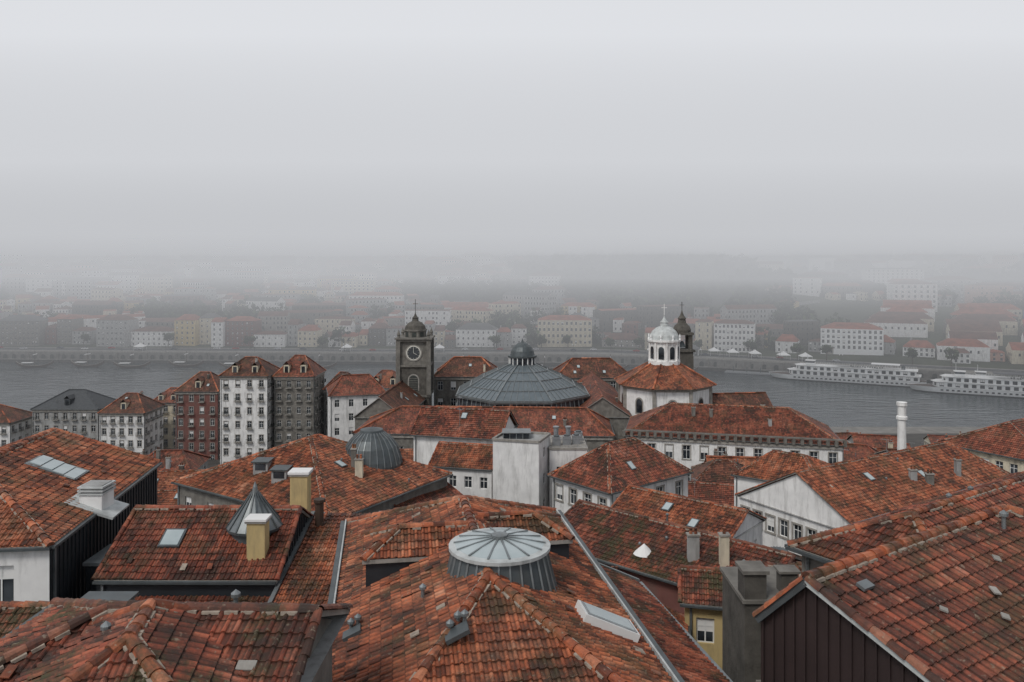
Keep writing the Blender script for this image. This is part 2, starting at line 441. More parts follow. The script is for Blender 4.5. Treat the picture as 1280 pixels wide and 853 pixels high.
def shed(name,C,zl,zh,detail=1,roof='tiles_red',wall='plaster_white',zb=None,win=None):
    e=root(name);FOOT.append(C)
    if zb is None: zb=ground(min(c.y for c in C))-1
    f=[v3(C[0],zl),v3(C[1],zl),v3(C[2],zh),v3(C[3],zh)]
    m=MB();tile_face(m,f,roof,detail);m.finish('roof',e)
    w=MB()
    dz=Vector((0,0,-.08));g=[p+dz for p in f];w.poly(g[::-1],'stone_trim')
    facade(w,C[0],C[1],zb,zl-.08,win,wall);facade(w,C[2],C[3],zb,zh-.08,None,wall)
    w.poly([v3(C[1],zb),v3(C[2],zb),v3(C[2],zh-.08),v3(C[1],zl-.08)],wall)
    w.poly([v3(C[3],zb),v3(C[0],zb),v3(C[0],zl-.08),v3(C[3],zh-.08)],wall)
    d=(C[1]-C[0]).normalized();n=V2(d.y,-d.x)
    w.beam(v3(C[0]+n*.08,zl-.05),v3(C[1]+n*.08,zl-.05),.15,.11,'zinc')
    w.beam(v3(C[1],zl+.05),v3(C[2],zh+.05),.18,.16,'zinc');w.beam(v3(C[0],zl+.05),v3(C[3],zh+.05),.18,.16,'zinc')
    w.finish('walls',e);h=House();h.root=e;h.faces=[f];return h
# ------------------------------------------------------------------ terrain
def interp(T,x):
    if x<=T[0][0]:return T[0][1]
    for (a,b),(c,d) in zip(T,T[1:]):
        if x<=c:return b+(d-b)*(x-a)/(c-a)
    return T[-1][1]
GT=[(-60,52),(5,50),(20,47),(40,42),(60,36),(100,26),(150,18),(200,10),(260,5.5),(300,4)]
def ground(y): return interp(GT,y)
BK=[(-1600,620),(-600,545),(-200,524),(50,512),(130,486),(230,436),(330,385),(500,310),(700,260),(1600,200)]
def bank(x): return interp(BK,x)
HT=[(0,6.5),(30,7),(50,9),(110,20),(210,34),(350,53),(600,84),(900,112),(1500,150)]
def farz(x,d):
    z=interp(HT,d)
    k=min(1,d/300)
    return z+k*(5*math.sin(x*.011+1)+3*math.sin(x*.023+d*.01))+ (7*math.exp(-((x-110)/110)**2-((d-300)/110)**2))
def fz(x,y): return farz(x,y-bank(x))
xs=[-1600+i*40 for i in range(81)]
rows=[]
for y in [-60,-20,5,20,40,60,80,100,125,150,175,200,230,260,285]: rows.append([(x,y,ground(y)) for x in xs])
rows.append(0);rows.append(0)
nf=len(rows)
def nb(x): return min(300,bank(x)-60)
rows[-1]=[(x,nb(x),-4) for x in xs];rows[-2]=[(x,nb(x)-.5,4) for x in xs]
for i in range(0,15):
    rows[i]=[(x,min(y,(nb(x)-1)*(y/300.) if nb(x)<300 and y>0 else y),z) for x,y,z in rows[i]]
rows.append([(x,bank(x)-.3,-4) for x in xs]);rows.append([(x,bank(x),6.5) for x in xs])
for d in [15,30,50,80,110,160,210,270,350,430,520,600,750,900,1200,1500]: rows.append([(x,bank(x)+d,farz(x,d)) for x in xs])
g=MB()
for j in range(len(rows)-1):
    mat='ground_near' if j<14 else ('quay_stone' if j<nf+3 else 'hill_green')
    for i in range(len(xs)-1): g.poly([rows[j][i],rows[j][i+1],rows[j+1][i+1],rows[j+1][i]],mat)
g.finish('ground')
wtr=MB();wtr.poly([(-1600,180,0),(1600,180,0),(1600,640,0),(-1600,640,0)],'river_water')
wtr.finish('river')
# ------------------------------------------------------------------ FOREGROUND
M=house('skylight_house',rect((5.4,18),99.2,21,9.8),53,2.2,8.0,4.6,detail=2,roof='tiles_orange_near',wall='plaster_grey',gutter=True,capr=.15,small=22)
m=MB()
lc=Vector((-.42,27.0,0))
m.lathe(lc,[(2.12,52.9),(2.08,53.5),(1.98,53.8),(1.55,55.45)],28,'zinc_dark',cap=False)
for i in range(28):
    a=2*math.pi*i/28;m.beam(lc+Vector((math.cos(a)*2.0,math.sin(a)*2.0,53.8)),lc+Vector((math.cos(a)*1.57,math.sin(a)*1.57,55.45)),.05,.06,'zinc')
m.lathe(lc,[(2.28,53.3),(2.3,53.38),(2.06,53.6)],28,'zinc',cap=False)
m.lathe(lc,[(1.56,55.4),(1.72,55.43),(1.72,55.54),(1.5,55.58)],28,'lead_pale',cap=False)
m.lathe(lc,[(1.5,55.58),(.9,55.7),(.25,55.77)],28,'glass_sky')
for i in range(14):
    a=2*math.pi*i/14;m.beam(lc+Vector((math.cos(a)*1.55,math.sin(a)*1.55,55.59)),lc+Vector((math.cos(a)*.2,math.sin(a)*.2,55.8)),.06,.05,'zinc')
m.lathe(lc,[(.28,55.75),(.28,55.88),(0,55.94)],12,'zinc')
m.finish('glazed_lantern',M.root)
house('',rect((-5.3,28.3),9,4.6,2.7),54.5,.65,1.3,0.3,detail=2,roof='tiles_orange_near',wall='cladding_dark',zb=53.0,gutter=False,ins=.12,parent=M.root)
house('',rect((-1.9,30.2),9,4.3,2.7),54.35,.65,.3,1.3,detail=2,roof='tiles_orange_near',wall='cladding_dark',zb=52.9,gutter=False,ins=.12,parent=M.root)
m=MB()
p,hh,sd,nn=plane_pt(M.faces[0],2.95,25.3)
m.obox(p+nn*.12,hh*.55,sd*.95,nn*.16,'frame_white');m.obox(p+nn*.29,hh*.47,sd*.86,nn*.012,'metal_grey');m.obox(p+nn*.31,hh*.40,sd*.78,nn*.012,'glass_sky')
for x,y in [(-1.75,22.6),(-1.55,22.9),(-1.35,22.8),(-5.15,25.6),(-4.95,25.7)]:
    p,hh,sd,nn=plane_pt(M.faces[1],x,y);pipe(m,p+Vector((0,0,.03)),.28)
p,hh,sd,nn=plane_pt(M.faces[1],-1.5,22.3);m.obox(p+nn*.08,hh*.3,sd*.35,nn*.06,'zinc_dark')
p,hh,sd,nn=plane_pt(M.faces[1],-5.0,25.2);m.obox(p+nn*.08,hh*.25,sd*.3,nn*.06,'zinc_dark')
for a,b in ((M.C[0],M.C[1]),(M.C[2],M.C[3])):
    dd=(b-a).normalized();n=V2(dd.y,-dd.x)
    m.beam(v3(a+n*.22,53.0),v3(b+n*.22,53.0),.18,.16,'zinc_dark');m.beam(v3(a+n*.08,53.07),v3(b+n*.08,53.07),.06,.16,'lead_pale')
m.finish('roof_skylight_and_vents',M.root)
N=house('clad_side_house',rect((-19.6,34),96.8,14.5,12),53,2.1,6,0,detail=2,roof='tiles_orange_near',wall='plaster_white',walls=['cladding_dark','cladding_dark','plaster_white','plaster_white'],clad=[0],ins=.1,win={3:(3,3,1.1,1.7,44)},capr=.15,small=14)
m=MB()
for k in range(4):
    p,hh,sd,nn=plane_pt(N.faces[0],-24.9+k*.62,42.3-k*.05)
    m.obox(p+nn*.10,hh*.75,sd*.28,nn*.04,'glass_sky')
p,hh,sd,nn=plane_pt(N.faces[0],-24.0,42.2);m.obox(p+nn*.05,hh*.85,sd*1.35,nn*.05,'zinc')
cx,cy=-20.5,39.5
p,hh,sd,nn=plane_pt(N.faces[0],cx,cy)
m.obox(p+nn*.03,hh*1.1,sd*1.2,nn*.06,'lead_pale')
m.box(cx-.55,cy-.6,p.z-.3,cx+.55,cy+.6,p.z+.62,'plaster_white')
for k in range(3): m.box(cx-.62,cy-.66,p.z+.66+k*.16,cx+.62,cy+.66,p.z+.74+k*.16,'lead_pale')
m.box(cx-.5,cy-.52,p.z+.6,cx+.5,cy+.52,p.z+1.1,'plaster_grey')
m.finish('roof_skylight_and_vents',N.root)
m=MB(); m.box(-19.5,36.6,44,-17.9,38.9,51.2,'cladding_dark'); m.box(-19.6,36.5,51.2,-17.75,39.0,51.35,'zinc')
for k in range(5): m.box(-17.9,36.75+k*.45,44,-17.86,36.8+k*.45,51.15,'cladding_dark');m.box(-19.3+k*.33,36.56,44,-19.26+k*.33,36.6,51.15,'cladding_dark')
m.finish('clad_annex',N.root)
O=house('cone_skylight_house',rect((-18.5,35.4),-.4,8.1,7.8),51,2,0,0,detail=2,roof='tiles_red_near',wall='cladding_dark',clad=[1,3],ins=.08,small=8)
m=MB();c=Vector((-12.3,38.3,0))
m.lathe(c,[(1.12,51.6),(1.12,52.35),(1.3,52.38),(1.3,52.5)],16,'zinc_dark',cap=False)
m.lathe(c,[(1.3,52.5),(.16,54.05),(.1,54.35),(0,54.6)],16,'zinc')
for i in range(16):
    a=2*math.pi*i/16;m.beam(c+Vector((math.cos(a)*1.3,math.sin(a)*1.3,52.52)),c+Vector((math.cos(a)*.16,math.sin(a)*.16,54.08)),.07,.07,'zinc_dark')
m.finish('conical_skylight',O.root)
m=MB();p,hh,sd,nn=plane_pt(O.faces[0],-15.9,37.5);roof_window(m,p,hh,sd,nn,.5,.55)
chimney(m,-11.65,36.7,50.5,53.2,.82,.7,'plaster_yellow',0);m.box(-12.15,36.25,53.3,-11.15,37.15,53.4,'canvas_white')
chimney(m,-11.15,42.2,51,53.9,.9,.8,'plaster_yellow',0);m.box(-11.7,41.7,54.0,-10.6,42.7,54.12,'canvas_white')
m.lathe((-9.75,40.5,50),[(.22,0),(.22,2.9),(.3,2.95),(.3,3.1)],10,'wood_dark')
m.finish('chimneys',O.root)
shed('lean_to_house',rect((-18.6,32.6),0,8.2,2.75),49.3,50.3,detail=2,roof='tiles_red_near',wall='cladding_dark')
shed('lean_to_house',rect((-10.35,30.2),0,3.5,11.5),49.6,52.0,detail=2,roof='tiles_orange_near',wall='plaster_grey')
Q1=house('mossy_roof_house',rect((-12.4,15.8),-2,7.9,5.6),55.9,1.15,3,0,detail=2,roof='tiles_mossy_near',wall='stone_grey',capr=.13,ridge_mat='tiles_brown_near',small=10)
Q2=house('mossy_roof_house',rect((-4.1,13.0),100,6.5,6.2),56.0,1.3,4,.8,detail=2,roof='tiles_mossy_near',wall='stone_grey',capr=.14,ridge_mat='tiles_orange_near',gutter=False)
m=MB()
for (x,y,f) in [(-6.2,16.2,0),(-5.6,16.9,0)]:
    p,hh,sd,nn=plane_pt(Q1.faces[0],x,y);m.obox(p+nn*.09,hh*.2,sd*.12,nn*.02,'stone_trim')
m.finish('loose_slabs',Q1.root)
Q3=house('mossy_roof_house',rect((-22.5,23.2),0,7.7,5),52.8,1.2,0,0,detail=2,roof='tiles_mossy_near',wall='plaster_white',ridge_mat='tiles_orange_near')
m=MB();m.box(-14.75,22.8,46,-13.2,28,53.4,'zinc');m.box(-14.85,22.7,53.4,-13.1,28.1,53.5,'zinc_dark');ribs(m,V2(-14.75,22.8),V2(-13.2,22.8),46,[(0,53.3),(1.55,53.3)],'zinc');m.finish('zinc_parapet',Q3.root)
shed('lean_to_house',rect((8.6,25.5),101.3,13,3.9),49.8,51.6,detail=2,roof='tiles_red_near',wall='plaster_white')
d=V2(.83,.56);pp=V2(-.56,.83)
apex=V2(6.9,18.75)
def custom_right():
    d=V2(.83,.56);pp=V2(-.56,.83)
    e=root('maroon_gable_house')
    Lr=9.6
    A=apex-pp*6.5;B=apex+pp*1.4
    zr=57.6;zf=zr-6.5*.36;zbk=zr-1.4*1.0
    e1=apex+d*Lr
    F1=[v3(A,zf),v3(A+d*(Lr+4.5),zf),v3(e1,zr),v3(apex,zr)]
    F2=[v3(A+d*(Lr+4.5),zf),v3(B+d*(Lr+1.4),zbk),v3(e1,zr)]
    F3=[v3(B+d*(Lr+1.4),zbk),v3(B,zbk),v3(apex,zr),v3(e1,zr)]
    m=MB()
    tile_face(m,F1,'tiles_red_near',2);tile_face(m,F3,'tiles_red_near',1);tile_face(m,F2,'tiles_red_near',2)
    caps(m,v3(apex,zr),v3(e1,zr),'tiles_orange_near',.15);caps(m,v3(A+d*(Lr+4.5),zf),v3(e1,zr),'tiles_orange_near',.15)
    caps(m,v3(A,zf),v3(apex,zr),'tiles_brown_near',.12,False);caps(m,v3(B,zbk),v3(apex,zr),'tiles_orange_near',.12,False)
    m.finish('roof',e)
    w=MB();zb=44;A2=A+d*.12;B2=B+d*.12;ap=apex+d*.12
    w.poly([v3(B2,zb),v3(A2,zb),v3(A2,zf-.05),v3(ap,zr-.05),v3(B2,zbk-.05)],'cladding_maroon')
    w.beam(v3(A-d*.03,zf-.03),v3(apex-d*.03,zr-.03),.09,.16,'lead_pale');w.beam(v3(B-d*.03,zbk-.03),v3(apex-d*.03,zr-.03),.09,.2,'zinc_dark')
    L=(A2-B2).length
    ribs(w,B2,A2,zb,[(0,zbk-.1),(1.4,zr-.1),(L,zf-.1)],'cladding_maroon',.3)
    w.poly([v3(A2,zb),v3(A+d*(Lr+4.5),zb),v3(A+d*(Lr+4.5),zf-.05),v3(A2,zf-.05)],'plaster_grey')
    w.poly([v3(B+d*(Lr+1.4),zb),v3(B2,zb),v3(B2,zbk-.05),v3(B+d*(Lr+1.4),zbk-.05)],'plaster_grey')
    w.poly([v3(A+d*(Lr+4.5),zb),v3(B+d*(Lr+1.4),zb),v3(B+d*(Lr+1.4),zbk-.05),v3(A+d*(Lr+4.5),zf-.05)],'plaster_grey')
    w.finish('walls',e)
    f=MB()
    for s,t,k in [(4.6,2.0,1),(3.8,2.6,.7),(6.2,1.3,.8),(5.4,2.9,.9),(7.2,2.2,.5),(2.4,1.9,.6)]:
        x=apex+d*s-pp*t;p,hh,sd,nn=plane_pt(F1,x.x,x.y);hr=hh*math.cos(k)+sd*math.sin(k);sr=sd*math.cos(k)-hh*math.sin(k)
        f.obox(p+nn*.11,hr*.13*k,sr*.09,nn*.02,'stone_trim')
    for s,t in [(1.2,.7),(6.6,3.3)]:
        x=apex+d*s-pp*t;p,hh,sd,nn=plane_pt(F1,x.x,x.y);f.obox(p+nn*.1,hh*.2,sd*.12,nn*.04,'zinc')
    x=apex+d*8.2-pp*.6;p,hh,sd,nn=plane_pt(F1,x.x,x.y);pipe(f,p,.5)
    f.finish('roof_fittings',e)
    FOOT.append([A,A+d*Lr,B+d*Lr,B])
custom_right()
L2c=V2(12.4,27.6)-pp*3.0
house('hipped_roof_house',[L2c,L2c+d*17,L2c+d*17+pp*6.4,L2c+pp*6.4],54.3,1.5,3,3,detail=2,roof='tiles_red_near',wall='stone_grey',ridge_mat='tiles_orange_near',small=14)
T1=house('yellow_house',rect((8.6,41),-12,4.6,4.5),47.6,1.0,0,0,detail=2,roof='tiles_mossy_near',wall='plaster_yellow',win=(2,2,.9,1.3,42.5),ins=.25)
m=MB()
m.box(9.6,33,40,12.3,36.5,51.0,'stone_dark');m.box(9.5,32.9,51.0,12.4,36.6,51.15,'stone_grey')
m.box(9.6,33,51.15,10.5,34,52.2,'stone_dark');m.box(9.5,32.9,52.2,10.6,34.1,52.35,'stone_grey')
m.box(11.3,33.6,51.15,12.0,34.2,52.0,'stone_dark');m.box(11.2,33.5,52.0,12.1,34.3,52.1,'stone_grey')
m.box(11.7,32.3,40,13.6,32.97,49.6,'stone_dark');m.box(11.65,32.2,49.6,13.65,33.0,49.72,'stone_grey')
for z in (43.5,46.3):
    m.box(10.2,32.93,z,11.0,32.98,z+1.4,'glass_dark');m.box(10.05,32.9,z-.12,11.15,32.98,z,'stone_trim');m.box(10.05,32.9,z+1.4,11.15,32.98,z+1.55,'stone_trim')
m.finish('stone_tower_house')
house('tile_roofed_house',rect((12.9,34.5),-8,5.6,6),49.6,1.3,0,0,detail=2,roof='tiles_brown_near',wall='plaster_grey',ins=.25)
house('tile_roofed_house',rect((8.2,36.6),80,5,3.0),46.4,.9,0,0,detail=2,roof='tiles_orange_near',wall='plaster_white',ins=.2)
house('tile_roofed_house',rect((13.0,42),-25,9,6),46.6,1.6,0,2,detail=2,roof='tiles_brown_near',wall='plaster_white',win=(3,2,.9,1.3,40),ins=.3,clutter=3)
def along(a,b,hw):
    a=V2(*a);b=V2(*b);dd=(b-a).normalized();p=V2(-dd.y,dd.x)
    return [a-p*hw,b-p*hw,b+p*hw,a+p*hw]
def ridgehouse(name,a,b,hw,zr,rise,**k): return house(name,along(a,b,hw),zr-rise,rise,**k)
K1=ridgehouse('long_mossy_roof_house',(5.2,62),(17.8,50.4),4.6,46.6,1.9,detail=2,roof='tiles_mossy_near',wall='plaster_rust',win={1:(2,2,.9,1.3,40)},ridge_mat='tiles_brown_near',clutter=3,small=8)
K2=ridgehouse('long_mossy_roof_house',(1.8,56.5),(11.6,48.0),3.4,43.4,1.4,detail=2,roof='tiles_brown_near',wall='plaster_white',win=(4,2,.9,1.2,37),clutter=3)
m=MB()
chimney(m,13.6,51.3,44.5,47.6,.55,.5,'plaster_cream',1)
m.lathe((9.0,54.5,44.7),[(.25,0),(.25,.5),(.75,.55),(0,1.25)],12,'canvas_white')
m.finish('chimneys',K1.root)
Hh=ridgehouse('white_house',(11.0,75.2),(20,67.7),3.7,44.1,1.6,detail=2,roof='tiles_orange_near',wall='plaster_white',win={1:(2,1,1.0,1.3,38.6),0:(4,1,1,1.2,37.5)},clutter=3,ins=.2)
m=MB();m.lathe((21.8,65.5,39.8),[(1.55,0),(1.5,.6),(1.2,1.3),(.7,1.8),(0,2.0)],18,'zinc_dark')
for i in range(18):
    a=2*math.pi*i/18;m.beam(Vector((21.8+1.5*math.cos(a),65.5+1.5*math.sin(a),40.4)),Vector((21.8+.7*math.cos(a),65.5+.7*math.sin(a),41.62)),.07,.07,'zinc')
m.box(20,63.8,34,23.6,67.2,39.8,'plaster_white');m.finish('dome_skylight_house')
G=house('hipped_roof_house',rect((9.8,80),39.7,13.2,9.2),42,3.6,4.6,4.6,detail=2,roof='tiles_red_near',wall='plaster_white',win=(4,3,1,1.6,33),ridge_mat='tiles_orange_near',clutter=3,trim='stone_trim')
e=root('white_modern_building')
w=MB();zt=45.6
BC=[V2(-2.1,88),V2(2.9,86.6),V2(4.3,90.8),V2(-.7,92.2)]
for i in range(4): facade(w,BC[i],BC[(i+1)%4],30,zt,None if i!=1 else (1,4,.8,1.2,34),'plaster_white')
w.poly([v3(p,zt) for p in BC],'plaster_grey')
for i in range(4): w.beam(v3(BC[i],zt+.1),v3(BC[(i+1)%4],zt+.1),.25,.25,'stone_trim')
w.box(4.2,89.5,30,8.4,96,44.2,'plaster_white');w.box(4.1,89.4,44.2,8.5,96.1,44.42,'stone_trim')
for x,z in ((5.0,41.0),(6.9,41.0),(5.0,37.5),(6.9,37.5)): w.box(x,89.44,z,x+.8,89.49,z+1.3,'glass_dark');w.box(x-.1,89.4,z-.12,x+.9,89.49,z,'stone_trim')
w.finish('walls',e)
w=MB()
w.box(-1.0,88.6,zt,2.0,90.8,zt+.6,'glass_dark')
for k in range(5): w.box(-1.0+k*.72,88.55,zt,-.92+k*.72,88.62,zt+.62,'zinc')
w.box(-1.1,88.5,zt+.62,2.1,90.9,zt+.7,'zinc')
for x,y in [(4.6,90.5),(5.8,90.8),(6.9,91.2),(7.3,93)]:
    w.box(x,y,44.42,x+.9,y+.75,45.4,'metal_grey');w.lathe((x+.45,y+.38,45.4),[(.34,0),(.34,.12),(.28,.14)],14,'zinc_dark')
for x in (5.1,6.5): w.lathe((x,92.6,44.4),[(.28,0),(.28,1.6),(.36,1.65),(.36,1.8)],12,'metal_grey')
w.beam((4.3,89.6,45.4),(8.3,89.6,45.4),.05,.05,'metal_grey')
for k in range(5): w.beam((4.3+k,89.6,44.4),(4.3+k,89.6,45.4),.04,.04,'metal_grey')
w.finish('rooftop_equipment',e);FOOT.append(rect((-8,86),0,17,12))
house('white_house',rect((-9.6,91.8),-14,7.6,7.5),41.8,1.9,0,0,detail=2,roof='tiles_orange_near',wall='plaster_white',ins=.12,win={0:(4,2,.9,1.3,36)})
house('tile_roofed_house',rect((-13,102),-14,12,9),43.2,2.8,0,0,detail=1,roof='tiles_red',wall='plaster_white',clutter=3)
P_=house('hipped_roof_house',[V2(-15.4,67),V2(-6.2,82.6),V2(-24.6,95.2),V2(-33.8,79.6)],43.3,4.2,8.5,8.5,detail=2,roof='tiles_orange_near',wall='stone_grey',win=(6,3,1,1.6,32),clutter=6,capr=.17,small=12)
m=MB();c=Vector((-14.3,81.5,0))
m.lathe(c,[(3.1,43.6),(3.1,44.8),(3.0,45.3),(2.6,46.5),(2.0,47.3),(1.2,47.9),(1.15,48.15),(0,48.4)],26,'zinc_dark')
for i in range(26):
    a=2*math.pi*i/26
    pr=[(3.12,44.8),(3.02,45.3),(2.62,46.5),(2.02,47.3),(1.2,47.92)]
    for (r0,z0),(r1,z1) in zip(pr,pr[1:]): m.beam(c+Vector((math.cos(a)*r0,math.sin(a)*r0,z0)),c+Vector((math.cos(a)*r1,math.sin(a)*r1,z1)),.09,.08,'zinc')
m.finish('zinc_dome',P_.root)
m=MB()
f=P_.faces[3]
for s_,t_ in ((.35,.45),(.6,.4)):
    a=f[0].lerp(f[1],s_).lerp(f[2],t_);m.box(a.x-.7,a.y-.8,a.z-1,a.x+.7,a.y+.8,a.z+.7,'plaster_grey');m.box(a.x-.85,a.y-.95,a.z+.7,a.x+.85,a.y+.95,a.z+.82,'zinc_dark');m.box(a.x-.5,a.y-.84,a.z,a.x+.5,a.y-.805,a.z+.6,'glass_dark')
m.finish('box_dormers',P_.root)
house('tile_roofed_house',rect((-9.0,74),62,9,6),41.0,1.7,0,0,detail=2,roof='tiles_red_near',wall='cladding_dark',clutter=2)
house('tile_roofed_house',rect((-30,60),5,12,8),42.0,2.0,2,0,detail=2,roof='tiles_red_near',wall='plaster_white',clutter=6)
house('tile_roofed_house',rect((-17.5,50.5),2,9,8),45.5,1.7,0,0,detail=2,roof='tiles_red_near',wall='plaster_white',clutter=6)
house('tile_roofed_house',rect((-7.5,49),8,8,8),43.5,1.6,2,2,detail=2,roof='tiles_orange_near',wall='plaster_white',clutter=3)
house('tile_roofed_house',rect((-6.5,62),12,9,9),40.5,1.8,0,0,detail=2,roof='tiles_red_near',wall='plaster_grey',clutter=5)
house('tile_roofed_house',rect((-42,58),8,11,10),40.6,2.3,3,3,detail=1,roof='tiles_red',wall='plaster_white',clutter=3)
house('white_house',[V2(24.7,89.9),V2(32.6,84.2),V2(38.2,91.6),V2(30.2,97.5)],41.3,2.2,3.2,3.2,detail=2,roof='tiles_orange_near',wall='plaster_white',win={0:(2,2,1.1,1.6,33.5),1:(3,3,.9,1.4,31)},ins=.2,ridge_mat='tiles_orange_near')
J=[V2(30.8,69.6)];dj=V2(.857,.515);pj=V2(-.515,.857)
J1=house('long_orange_roof_house',[J[0],J[0]+dj*29,J[0]+dj*29+pj*15,J[0]+pj*15],41.2,4.0,0,4,detail=2,roof='tiles_orange_near',wall='plaster_white',win=(9,3,1,1.6,31),trim='stone_trim',clutter=9,ins=.25,ridge_mat='tiles_orange_near',small=14)
J2=house('long_orange_roof_house',[J[0]+dj*45+pj*6,J[0]+dj*72+pj*6,J[0]+dj*72+pj*21,J[0]+dj*45+pj*21],40.3,3.6,5,5,detail=1,roof='tiles_red',wall='plaster_cream',win=(8,3,1,1.6,31),clutter=6)
house('white_house',[V2(34,61.0),V2(52,71.8),V2(48.8,77.2),V2(30.8,66.4)],37.5,1.5,0,0,detail=1,roof='tiles_brown',wall='plaster_white',win=(7,3,1,1.6,28),trim='stone_trim')
house('hipped_roof_house',rect((24,46),32,16,9),44.0,2.3,3,3,detail=2,roof='tiles_red_near',wall='plaster_white',win=(6,2,1,1.5,38),clutter=4)
house('tile_roofed_house',rect((20.2,55.5),-40,7,7),40.0,1.6,0,0,detail=1,roof='tiles_brown',wall='plaster_white',win=(2,2,.9,1.3,34),clutter=2)
m=MB();m.lathe((57.5,118,18),[(.8,0),(.58,24),(.78,24.1),(.78,24.5),(.58,24.6),(.58,26),(.74,26.1),(.74,26.6)],12,'plaster_white');m.finish('white_factory_chimney');FOOT.append(rect((50,100),0,12,24))
PW=house('stone_palace_wing',[V2(20,143),V2(56,134.5),V2(59.5,150.5),V2(23.5,159)],34.4,4.6,8,8,detail=1,roof='tiles_red',wall='plaster_white',win={0:(12,3,1.3,2.4,20),1:(5,3,1.3,2.4,20)},trim='stone_trim',cornice=True,clutter=8,ridge_mat='tiles_orange')
m=MB()
A,B=V2(20,143),V2(56,134.5)
for k in range(28):
    p=A.lerp(B,k/27);m.box(p.x-.25,p.y-.25,34.2,p.x+.25,p.y+.25,35.2,'stone_grey')
m.beam(v3(A,35.3),v3(B,35.3),.5,.25,'stone_grey')
m.finish('parapet',PW.root)
house('stone_palace_wing',rect((-30,150),-3,49,15),33.2,3.8,8,5,detail=0,roof='tiles_red',wall='stone_grey',win=(14,2,1.3,2.2,20),cornice=True,clutter=16,ridge_mat='tiles_orange')
house('stone_palace_wing',rect((-22,165),86,34,11),33.2,4.2,0,6,detail=0,roof='tiles_brown',wall='stone_grey',clutter=5)
house('stone_palace_wing',rect((-20,201),0,17,13),36.6,4.2,5,5,detail=0,roof='tiles_brown',wall='stone_grey',win=(5,2,1.3,2.2,28),cornice=True,clutter=4,ridge_mat='tiles_orange')
house('stone_palace_wing',rect((11,203),2,20,13),36.0,4.2,5,5,detail=0,roof='tiles_brown',wall='stone_grey',win=(6,2,1.3,2.2,28),cornice=True,clutter=4,ridge_mat='tiles_orange')
house('stone_palace_wing',rect((24.5,163),88,38,12),33.8,4.0,0,0,detail=0,roof='tiles_red',wall='stone_grey',clutter=4)
e=root('octagonal_glass_hall');c=Vector((2.3,177,0));m=MB();r8=math.pi/8
m.lathe(c,[(15.2,26),(15.2,34.0)],8,'stone_grey',r8,cap=False)
m.lathe(c,[(15.6,33.6),(15.7,34.4)],8,'zinc',r8,cap=True)
m.lathe(c,[(15.2,34.3),(14.9,36.4)],8,'glass_dark',r8,cap=False)
m.lathe(c,[(15.5,36.4),(15.6,36.8),(15.2,36.9)],8,'zinc',r8,cap=False)
m.lathe(c,[(15.3,36.9),(9.2,40.2),(2.9,42.9)],8,'glass_roof',r8,cap=True)
def octp(a,r,z):
    s=(a-r8)%(math.pi/4);ap=r*math.cos(math.pi/8)/math.cos(s-math.pi/8);return c+Vector((math.cos(a)*ap,math.sin(a)*ap,z))
for i in range(64):
    a=r8+2*math.pi*i/64;big=i%8==0;wd=.34 if big else .12
    m.beam(octp(a,15.3,36.95),octp(a,9.2,40.25),wd,wd,'zinc')
    if i%2==0: m.beam(octp(a,9.2,40.25),octp(a,2.9,42.95),wd,wd,'zinc')
    m.beam(octp(a,15.25,34.4),octp(a,14.95,36.4),.2,.2,'zinc')
for r,z in ((15.3,36.98),(12.3,38.6),(9.2,40.28),(6,41.65)):
    for i in range(8): m.beam(octp(r8+i*math.pi/4,r,z),octp(r8+(i+1)*math.pi/4-1e-6,r,z),.2,.2,'zinc')
m.lathe(c,[(2.9,42.8),(2.9,44.4)],16,'glass_dark',cap=False)
for i in range(16):
    a=2*math.pi*i/16;m.beam(c+Vector((2.95*math.cos(a),2.95*math.sin(a),42.8)),c+Vector((2.95*math.cos(a),2.95*math.sin(a),44.4)),.2,.2,'frame_white')
m.lathe(c,[(3.2,44.4),(3.2,44.75),(2.7,44.8),(2.5,45.8),(2.0,46.7),(1.1,47.4),(.3,47.7),(.12,48.2),(0,48.6)],20,'zinc_dark')
m.finish('hall',e);FOOT.append(rect((-14,160),0,32,33))
e=root('clock_tower');m=MB();x,y=-23.2,192;h=3.6;dz=-2.9
m.box(x-h,y-h,10,x+h,y+h,43.6+dz,'stone_dark');
for z,ex,t in ((36.5,.25,.5),(43.6,.35,.5),(49.6,.45,.5),(50.1,.75,.3)): m.box(x-h-ex,y-h-ex,z+dz,x+h+ex,y+h+ex,z+t+dz,'stone_grey')
m.box(x-h+.25,y-h+.25,44.1+dz,x+h-.25,y+h-.25,49.6+dz,'stone_grey')
for sx in(-1,1):
    for sy in(-1,1): m.box(x+sx*h-.5,y+sy*h-.5,37+dz,x+sx*h+.5,y+sy*h+.5,49.6+dz,'stone_grey');m.lathe((x+sx*3.5,y+sy*3.5,50.4+dz),[(.4,0),(.3,.5),(.45,.8),(.3,1.2),(.08,1.8),(0,2.1)],8,'stone_grey')
def disc(mm,cc,r,n,dy,mat):
    mm.poly([(cc[0]+r*math.cos(2*math.pi*i/n),cc[1]+dy,cc[2]+r*math.sin(2*math.pi*i/n)) for i in range(n)],mat)
yy=y-h+.25;zc=46.9+dz
disc(m,(x,yy,zc),2.0,28,-.14,'stone_trim');disc(m,(x,yy,zc),1.7,28,-.18,'clock_face');disc(m,(x,yy,zc),1.5,28,-.2,'slate')
m.beam((x,yy-.24,zc),(x,yy-.24,zc+1.2),.16,.06,'clock_face');m.beam((x,yy-.24,zc),(x+.8,yy-.24,zc-.4),.18,.06,'clock_face')
for k in range(12):
    a=k*math.pi/6;m.beam((x+1.2*math.cos(a),yy-.23,zc+1.2*math.sin(a)),(x+1.45*math.cos(a),yy-.23,zc+1.45*math.sin(a)),.14,.05,'clock_face')
